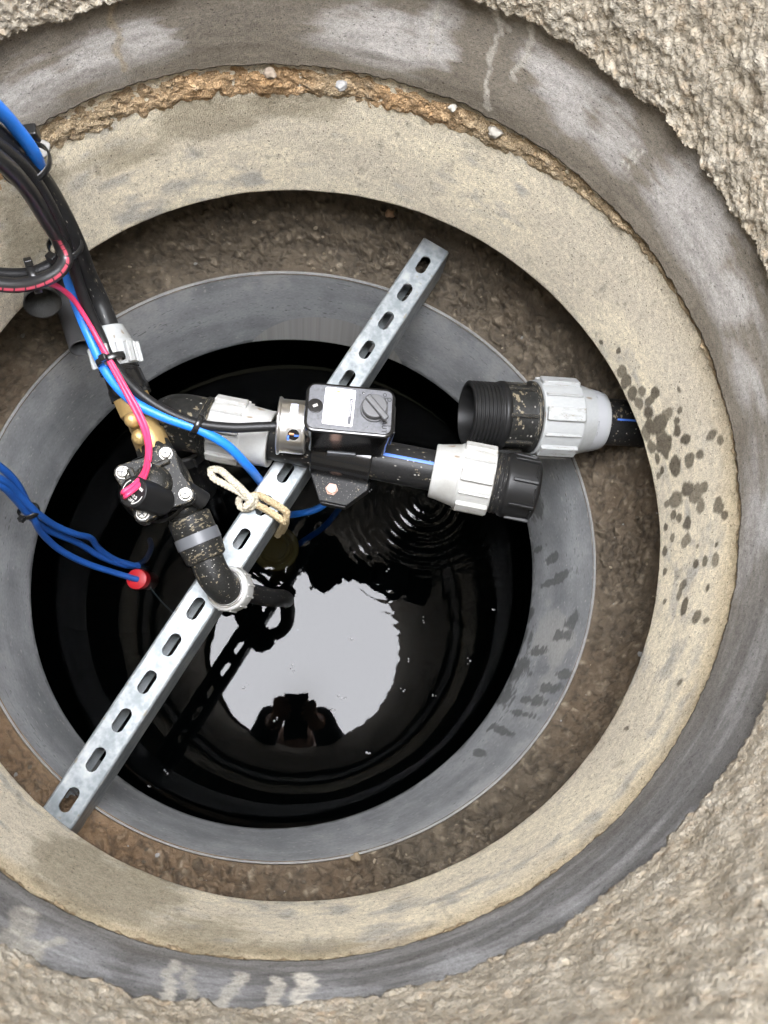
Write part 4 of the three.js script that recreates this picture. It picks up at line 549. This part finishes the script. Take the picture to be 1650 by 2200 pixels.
tubeSolo('pink_wire', [V(-0.2316, 0.3120, -0.1846), V(-0.2285, 0.2720, -0.1999), V(-0.2235, 0.2360, -0.2028), V(-0.2134, 0.2160, -0.1881), V(-0.2020, 0.2060, -0.1681), V(-0.1894, 0.2000, -0.1471), V(-0.1762, 0.1960, -0.1239), V(-0.1645, 0.1900, -0.1038), V(-0.1557, 0.1870, -0.0834), V(-0.1508, 0.1900, -0.0637), V(-0.1488, 0.2000, -0.0410), V(-0.1491, 0.2220, -0.0150), V(-0.1556, 0.2320, -0.0012), V(-0.1622, 0.2340, 0.0052), V(-0.1653, 0.2260, 0.0050)], 0.0025, M.pink, 'pink wire on the right of the pair that runs to the valve', 'wire', wires, 160);
// cable ties: a band round the bundle, a square head
function cableTie(P, Q, r, hx, label, flat = 0.7, roll = 0, hs = 1) { // band round the line P->Q
  const t = thing('cable_tie', label, 'cable tie'); aim(t, P, Q); const w = 0.0066;
  part(t, 'band', lathe([[r, -w / 2], [r + 0.0016, -w / 2], [r + 0.0019, 0], [r + 0.0016, w / 2], [r, w / 2], [r, -w / 2]], 36).scale(1, 1, flat), M.tie);
  const h = part(t, 'head', rbox(0.0078, 0.0075, 0.0065, 0.0012).translate(0, 0, (r + 0.003)), M.tie); h.rotation.y = hx; h.scale.setScalar(hs); h.position.z = (1 - hs) * r; t.rotateY(roll); return t;
}
cableTie(V(-0.2147, 0.4250, -0.2278), V(-0.2137, 0.4080, -0.2293), 0.0200, 0.5, 'black cable tie with a large square head, high on the bundle against the mortar', 0.8, -1.25, 1.7);
cableTie(V(-0.2189, 0.3020, -0.2307), V(-0.2185, 0.2820, -0.2273), 0.0150, 0.3, 'black cable tie where the sheathed cables turn back to the left', 1.0, 0.35, 1.25);
{ cableTie(V(-0.2437, 0.3080, -0.1910), V(-0.2492, 0.3090, -0.1887), 0.0135, 0.5, 'shiny black cable tie at the end of the cable with pink print', 0.9); }
cableTie(V(-0.1962, 0.1950, -0.1603), V(-0.1913, 0.1920, -0.1484), 0.0145, 0.35, 'black cable tie binding the blue, pink and black cables beside the grey nut', 0.75);
cableTie(V(-0.1045, 0.1660, -0.0962), V(-0.0985, 0.1640, -0.0937), 0.0105, 2.4, 'small black cable tie binding the blue and black cables beside the white nut', 0.95);

// duct ends at the left
{
  const A = V(-0.2796, 0.1000, -0.2860), B = V(-0.2515, 0.1150, -0.2105), L = A.distanceTo(B), t = thing('duct', 'dark grey open-ended duct pipe behind the cables', 'duct'); aim(t, A, B);
  part(t, 'tube', lathe([[0.0125, -0.03], [0.0145, -0.03], [0.0145, L - 0.001], [0.0135, L], [0.0122, L - 0.001], [0.0122, L * 0.3], [0, L * 0.3]], 40), M.midgrey);
  const C = V(-0.2964, 0.1700, -0.2786), D = V(-0.2749, 0.1900, -0.2284), K = C.distanceTo(D), u = thing('duct', 'black flared duct end hanging under the cable loop', 'duct'); aim(u, C, D);
  part(u, 'tube', lathe([[0.010, -0.02], [0.0125, 0], [0.014, K * 0.5], [0.0195, K * 0.95], [0.0203, K], [0.0188, K], [0.0125, K * 0.5], [0, K * 0.45]], 44), std([0.05, 0.05, 0.047], 0.55, { bumpMap: grain(2, 2), bumpScale: 0.001 }));
}
// blue float cables at the left
const fl = 'blue float cables tied together';
tubeSolo('float_cable', [V(-0.3509, 0.1600, -0.0667), V(-0.3384, 0.1000, -0.0652), V(-0.3350, 0.0550, -0.0584), V(-0.3363, 0.0100, -0.0454), V(-0.3336, -0.0100, -0.0307), V(-0.3381, -0.0600, -0.0213), V(-0.3335, -0.1300, -0.0113), V(-0.3130, -0.1900, -0.0028), V(-0.2818, -0.2350, 0.0042), V(-0.2496, -0.2580, 0.0120)], 0.0048, M.navy, 'lowest of the three blue float cables, ending at the red float', 'cable', fl);
tubeSolo('float_cable', [V(-0.3568, 0.1400, -0.0462), V(-0.3403, 0.0900, -0.0460), V(-0.3387, 0.0400, -0.0406), V(-0.3372, -0.0100, -0.0319), V(-0.3325, -0.0800, -0.0277), V(-0.3139, -0.1500, -0.0249), V(-0.2936, -0.2200, -0.0154), V(-0.2624, -0.2750, -0.0131), V(-0.2473, -0.2900, -0.0242), V(-0.2416, -0.3100, -0.0478), V(-0.2536, -0.3600, -0.0745)], 0.0046, M.navy, 'middle blue float cable, dipping under the water beside the red float', 'cable', fl);
tubeSolo('float_cable', [V(-0.3533, 0.1500, -0.0512), V(-0.3371, 0.1000, -0.0511), V(-0.3341, 0.0500, -0.0468), V(-0.3273, 0.0000, -0.0357), V(-0.3206, -0.0600, -0.0310), V(-0.3066, -0.1100, -0.0302), V(-0.2978, -0.1500, -0.0332), V(-0.2959, -0.1900, -0.0258), V(-0.2805, -0.2400, -0.0168), V(-0.2531, -0.2840, -0.0130), V(-0.2623, -0.4000, -0.0300)], 0.0046, M.navy, 'uppermost of the three blue float cables, with a kink before the water', 'cable', fl);
cableTie(V(-0.3366, 0.0000, -0.0369), V(-0.3341, -0.0200, -0.0256), 0.012, 0.6, 'black cable tie round the three blue float cables', 0.9);
{
  const A = V(-0.2516, -0.2570, 0.0114), B = V(-0.2435, -0.3250, 0.0038), L = A.distanceTo(B), t = thing('float', 'small red float cap at the end of a blue cable', 'float'); aim(t, A, B);
  part(t, 'cap', lathe([[0, -0.001], [0.004, -0.001], [0.0155, 0], [0.0165, 0.0015], [0.0168, 0.014], [0.0155, 0.016], [0.0155, L], [0, L]], 40), M.red);
}
tubeSolo('thin_cord', [V(-0.2381, -0.3000, 0.0187), V(-0.2217, -0.3100, 0.0393), V(-0.2092, -0.3300, 0.0526), V(-0.1897, -0.3600, 0.0734)], 0.0011, std([0.5, 0.5, 0.5], 0.6), 'thin pale cord in the water below the red float', 'cord');
{ // yellow ring of the pump under the water
  const t = solo('pump_ring', merge([new THREE.TorusGeometry(0.036, 0.006, 14, 48).rotateX(PI / 2), new THREE.TorusGeometry(0.024, 0.004, 12, 40).rotateX(PI / 2).translate(0, 0.006, 0), lathe([[0, -0.2], [0.034, -0.2], [0.036, -0.01], [0.03, 0.0], [0, 0.001]], 40)]), std([0.55, 0.33, 0.10], 0.6), 'submerged pump with dull yellow ring below the channel', 'pump'); t.position.copy(V(-0.0341, -0.3600, -0.0583));
}

// ---------------------------------------------------------------- rope tied round the channel
{
  const t = thing('rope', 'cream braided rope tied round the channel with a loose loop', 'rope', V(-0.0607, 0.0700, -0.0331));
  const cream = tex(256, 64, (u, v) => { const n = vfbm(u, v, 40, 10, 601, 3); return mix3([0.60, 0.54, 0.42], [0.40, 0.33, 0.22], sstep(0.45, 0.8, n)); }); cream.repeat.set(6, 1); const tan = std([0.70, 0.62, 0.48], 0.85, { map: cream }), pale = std([0.86, 0.88, 0.9], 0.85, { map: cream });
  const braid = (name, pts, m, r = 0.0046) => {
    const c = curve(pts.map((p) => p.clone().sub(t.position))), len = c.getLength(), N = Math.ceil(len / 0.0012), fr = c.computeFrenetFrames(N, false), gs = [];
    for (let k = 0; k < 8; k++) { const dir = k < 4 ? 1 : -1, ph0 = (k % 4) / 4 * TAU + (dir < 0 ? 0.4 : 0), q = [];
      for (let i = 0; i <= N; i++) { const a = dir * i / N * len / 0.020 * TAU + ph0, w = 0.0005 * Math.sin(4 * (dir * a) + (dir > 0 ? 0 : PI)), rr = r * 0.62 + w; q.push(c.getPointAt(i / N).addScaledVector(fr.normals[i], rr * Math.cos(a)).addScaledVector(fr.binormals[i], rr * Math.sin(a))); }
      gs.push(new THREE.TubeGeometry(new THREE.CatmullRomCurve3(q), N, r * 0.40, 6)); }
    return part(t, name, merge(gs), m);
  };
  braid('loop', [V(-0.0485, 0.0820, -0.0282), V(-0.0625, 0.0850, -0.0391), V(-0.0812, 0.0850, -0.0496), V(-0.0948, 0.0850, -0.0578), V(-0.0975, 0.0880, -0.0664), V(-0.0867, 0.0900, -0.0658), V(-0.0730, 0.0900, -0.0541), V(-0.0594, 0.0900, -0.0412), V(-0.0511, 0.0860, -0.0318)], pale);
  braid('knot', [V(-0.0513, 0.0840, -0.0323), V(-0.0445, 0.0760, -0.0357), V(-0.0479, 0.0740, -0.0243), V(-0.0605, 0.0700, -0.0230), V(-0.0644, 0.0740, -0.0314), V(-0.0553, 0.0840, -0.0358), V(-0.0480, 0.0900, -0.0272), V(-0.0561, 0.0840, -0.0206)], pale);
  for (const [a, b] of [[0, 0], [1, 1]]) braid('wrap', a === 0 ? [V(-0.0553, 0.0660, -0.0300), V(-0.0464, 0.0705, -0.0288), V(-0.0293, 0.0698, -0.0201), V(-0.0161, 0.0695, -0.0113), V(-0.0116, 0.0660, -0.0085), V(-0.0102, 0.0550, -0.0082), V(-0.0148, 0.0100, -0.0093), V(-0.0200, -0.0200, -0.0083)] : [V(-0.0541, 0.0680, -0.0366), V(-0.0420, 0.0715, -0.0393), V(-0.0242, 0.0705, -0.0306), V(-0.0105, 0.0700, -0.0218), V(-0.0065, 0.0665, -0.0191), V(-0.0073, 0.0550, -0.0136), V(-0.0094, 0.0100, -0.0143), V(-0.0138, -0.0200, -0.0135)], tan);
}
// ---------------------------------------------------------------- loose stones
function stone(pos, r, c, label, sx = 1, sy = 0.8, sz = 0.9) {
  const g = BGU.mergeVertices(new THREE.IcosahedronGeometry(1, 4).deleteAttribute('normal').deleteAttribute('uv')), p = g.attributes.position; const o = pos.x * 90 + pos.z * 50;
  for (let i = 0; i < p.count; i++) { const v = V(p.getX(i), p.getY(i), p.getZ(i)), k = 0.8 + 0.5 * fbm(v.x * 1.1 + o, v.y * 1.1, v.z * 1.1, 2) + 0.14 * fbm(v.x * 4 + o, v.y * 4, v.z * 4, 2); p.setXYZ(i, v.x * k * r * sx, v.y * k * r * sy, v.z * k * r * sz); }
  g.computeVertexNormals(); const m = solo('stone', g, std(c, 0.9), label, 'stone', 'stones caught in the shaft wall'); m.position.copy(pos); return m;
}
stone(V(0.0515, 0.3660, -0.3786), 0.0065, [0.24, 0.235, 0.225], 'rounded grey stone in the mortar joint at the top of the picture');
stone(V(-0.0178, 0.3760, -0.3785), 0.007, [0.20, 0.16, 0.12], 'brown pebble set in the rust-coloured mortar joint');
stone(V(0.2084, 0.3520, -0.3461), 0.0085, [0.27, 0.25, 0.215], 'pale crumbly stone on the joint at the upper right');
stone(V(0.1631, 0.3620, -0.3634), 0.005, [0.32, 0.30, 0.26], 'small whitish stone in the joint right of the grey one');
stone(V(0.1309, 0.1000, -0.4256), 0.0075, [0.24, 0.15, 0.09], 'small brown stone in the earth above the channel end');
stone(V(0.0772, 0.0120, 0.3926), 0.007, [0.19, 0.145, 0.09], 'tan pebble in the earth below the liner rim');
stone(V(-0.2298, 0.3600, -0.2942), 0.011, [0.26, 0.25, 0.235], 'pale grey lump of mortar behind the upper cable tie');
{
  const at = [V(0.0940, -0.2790, 0.1103), V(0.1882, -0.2790, 0.1469), V(0.1780, -0.2790, 0.1969), V(0.1590, -0.2790, -0.0058), V(0.0600, -0.2790, 0.2226), V(-0.0312, -0.2790, 0.2381), V(-0.0790, -0.2790, 0.1849), V(-0.0042, -0.2790, 0.1565), V(0.2147, -0.2790, 0.0823), V(0.1327, -0.2790, -0.1450), V(0.0289, -0.2790, -0.1018), V(-0.1940, -0.2790, 0.3122), V(0.2913, -0.2790, 0.1505), V(-0.2212, -0.2790, 0.3303), V(0.1158, -0.2790, 0.2910), V(0.2262, -0.2790, 0.2055), V(0.0775, -0.2790, 0.2055), V(0.3384, -0.2790, 0.0660)];
  const gs = []; for (const p of at) for (let k = 0; k < 3; k++) { const r = 0.0009 + 0.0013 * rnd() * (k ? 0.5 : 1); gs.push(new THREE.SphereGeometry(r, 10, 6).scale(1, 0.6, 1).translate(p.x + (k ? (rnd() - 0.5) * 0.012 : 0), p.y, p.z + (k ? (rnd() - 0.5) * 0.012 : 0))); }
  solo('bubbles', merge(gs), std([0.25, 0.25, 0.25], 0.15), 'tiny bubbles and crumbs floating on the dark water', 'bubbles', null, 'stuff');
}
// ---------------------------------------------------------------- the photographer kneeling at the mouth, mirrored in the water
function flesh(bones, k, n) { // one smooth surface round tapered bones [a, b, ra, rb]
  const lo = V(9, 9, 9), hi = V(-9, -9, -9); for (const [a, b, ra, rb] of bones) for (const [q, r] of [[a, ra], [b, rb]]) { lo.min(q.clone().subScalar(r + 0.02)); hi.max(q.clone().addScalar(r + 0.02)); }
  const c = lo.clone().add(hi).multiplyScalar(0.5), e = hi.clone().sub(lo), half = Math.max(e.x, e.y, e.z) / 2, mc = new MarchingCubes(n, M.rubber, false, false, 160000); mc.isolation = 0;
  for (let z = 0; z < n; z++) for (let y = 0; y < n; y++) for (let x = 0; x < n; x++) {
    const p = V((x - n / 2) / (n / 2), (y - n / 2) / (n / 2), (z - n / 2) / (n / 2)).multiplyScalar(half).add(c); let s = 0;
    for (const [a, b, ra, rb] of bones) { const ab = b.clone().sub(a), t = clamp(p.clone().sub(a).dot(ab) / Math.max(1e-9, ab.lengthSq())), d = p.distanceTo(a.clone().addScaledVector(ab, t)) - mix(ra, rb, t); s += Math.exp(-d / k); }
    mc.field[z * n * n + y * n + x] = clamp(k * Math.log(Math.max(s, 1e-12)), -1, 1);
  }
  mc.update(); const g = new THREE.BufferGeometry(), N = mc.count; g.setAttribute('position', new THREE.BufferAttribute(new Float32Array(mc.positionArray.slice(0, N * 3)).map((v, i) => v * half + [c.x, c.y, c.z][i % 3]), 3)); g.setAttribute('normal', new THREE.BufferAttribute(new Float32Array(mc.normalArray.slice(0, N * 3)), 3)); return g;
}
{
  const cam = camera.position, ux = V(0.99438, 0.10277, 0.02555), uy = V(0, 0.24129, -0.97045), uz = V(-0.1059, 0.96499, 0.23994);
  const at = (x, y, z) => cam.clone().addScaledVector(uz, 0.014).addScaledVector(ux, -0.02).addScaledVector(uy, -0.034).addScaledVector(ux, x).addScaledVector(uy, y).addScaledVector(uz, z);
  const ph = thing('phone', 'dark phone held over the shaft by the kneeling person', 'phone', at(0, 0, 0)); ph.quaternion.setFromRotationMatrix(new THREE.Matrix4().makeBasis(ux, uy, uz));
  part(ph, 'case', rbox(0.073, 0.147, 0.008, 0.0035, 4), M.gloss); part(ph, 'screen', rbox(0.067, 0.140, 0.0006, 0.0002).translate(0, 0, 0.0042), std([0.02, 0.02, 0.022], 0.1));
  const skin = [0.50, 0.30, 0.21], coat = [0.03, 0.035, 0.045], jean = [0.05, 0.07, 0.12], gs = [];
  const tint = (g, f) => { const p = g.attributes.position, C = new Float32Array(p.count * 3); for (let i = 0; i < p.count; i++) C.set(f(p.getX(i), p.getY(i), p.getZ(i)), 3 * i); g.setAttribute('color', new THREE.BufferAttribute(C, 3)); gs.push(g); };
  const body = []; const N1 = V(-0.01, 1.63, 0.50), CH = V(0, 1.70, 0.68), HP = V(0, 1.80, 1.00);
  body.push([N1, CH, 0.055, 0.11], [V(-0.1, 1.68, 0.66), V(-0.08, 1.78, 0.95), 0.11, 0.12], [V(0.1, 1.68, 0.66), V(0.08, 1.78, 0.95), 0.11, 0.12], [V(-0.17, 1.67, 0.6), V(0.17, 1.67, 0.6), 0.065, 0.065]);
  for (const s of [-1, 1]) body.push([V(s * 0.19, 1.66, 0.59), V(s * 0.145 - 0.012, 1.45, 0.385), 0.062, 0.058], [V(s * 0.145 - 0.012, 1.45, 0.385), V(s * 0.085 - 0.008, 1.17, 0.262), 0.058, 0.043], [V(s * 0.09, HP.y, HP.z), V(s * 0.16, 1.49, 0.82), 0.095, 0.065], [V(s * 0.16, 1.49, 0.82), V(s * 0.15, 1.47, 1.2), 0.06, 0.045], [V(s * 0.15, 1.46, 1.2), V(s * 0.15, 1.45, 1.30), 0.04, 0.035]);
  tint(flesh(body, 0.014, 92), (x, y, z) => (z > 0.95 || (y < 1.62 && z > 0.72) ? jean : coat));
  tint(flesh([[N1, V(-0.015, 1.56, 0.43), 0.052, 0.05], [V(-0.015, 1.55, 0.39), V(-0.015, 1.485, 0.35), 0.088, 0.074], [V(-0.015, 1.46, 0.335), V(-0.015, 1.445, 0.35), 0.05, 0.04], [V(-0.015, 1.455, 0.305), V(-0.015, 1.43, 0.312), 0.012, 0.014], [V(0.065, 1.52, 0.39), V(0.073, 1.51, 0.40), 0.016, 0.014], [V(-0.095, 1.52, 0.39), V(-0.103, 1.51, 0.40), 0.016, 0.014]], 0.008, 70), () => skin);
  for (const s of [-1, 1]) {
    const w = V(s * 0.09 - 0.005, 1.19, 0.265), dy = s < 0 ? 0.034 : 0.026, hb = [[w, at(s * 0.062, -0.045 + dy, 0.03), 0.026, 0.024], [at(s * 0.060, -0.05 + dy, 0.014), at(s * 0.056, 0.012 + dy, 0.004), 0.017, 0.014]];
    for (let f = 0; f < 4; f++) { const y = dy + 0.016 - f * 0.0185, l = [0.023, 0.019, 0.018, 0.022][f]; hb.push([at(s * 0.056, y, 0.006), at(s * 0.052, y, -0.011), 0.0088, 0.0084], [at(s * 0.052, y, -0.011), at(s * (l + 0.006), y + 0.001, -0.0125), 0.0084, 0.0072]); }
    hb.push([at(s * 0.058, dy - 0.03, 0.02), at(s * 0.045, dy, 0.018), 0.0115, 0.0095], [at(s * 0.045, dy, 0.018), at(s * 0.027, dy + 0.018, 0.0135), 0.0095, 0.0078]);
    tint(flesh(hb, 0.0022, 72), () => skin);
  }
  const person = thing('person', 'person in a dark jacket kneeling at the shaft mouth, holding a phone over it', 'person', V(0, GY, 0.9));
  const g = BGU.mergeGeometries(gs.map((q) => { for (const k of Object.keys(q.attributes)) if (!['position', 'normal', 'color'].includes(k)) q.deleteAttribute(k); return q; })).translate(0, -GY, -0.9);
  part(person, 'body', g, std([1, 1, 1], 0.75, { vertexColors: true }));
  const hair = flesh([[V(-0.015, 1.595, 0.40), V(-0.015, 1.55, 0.34), 0.072, 0.066], [V(-0.015, 1.575, 0.44), V(-0.015, 1.56, 0.39), 0.074, 0.08]], 0.01, 48).translate(0, -GY, -0.9);
  part(person, 'hair', hair, std([0.03, 0.02, 0.012], 0.8));
}
renderer.render(scene, camera);
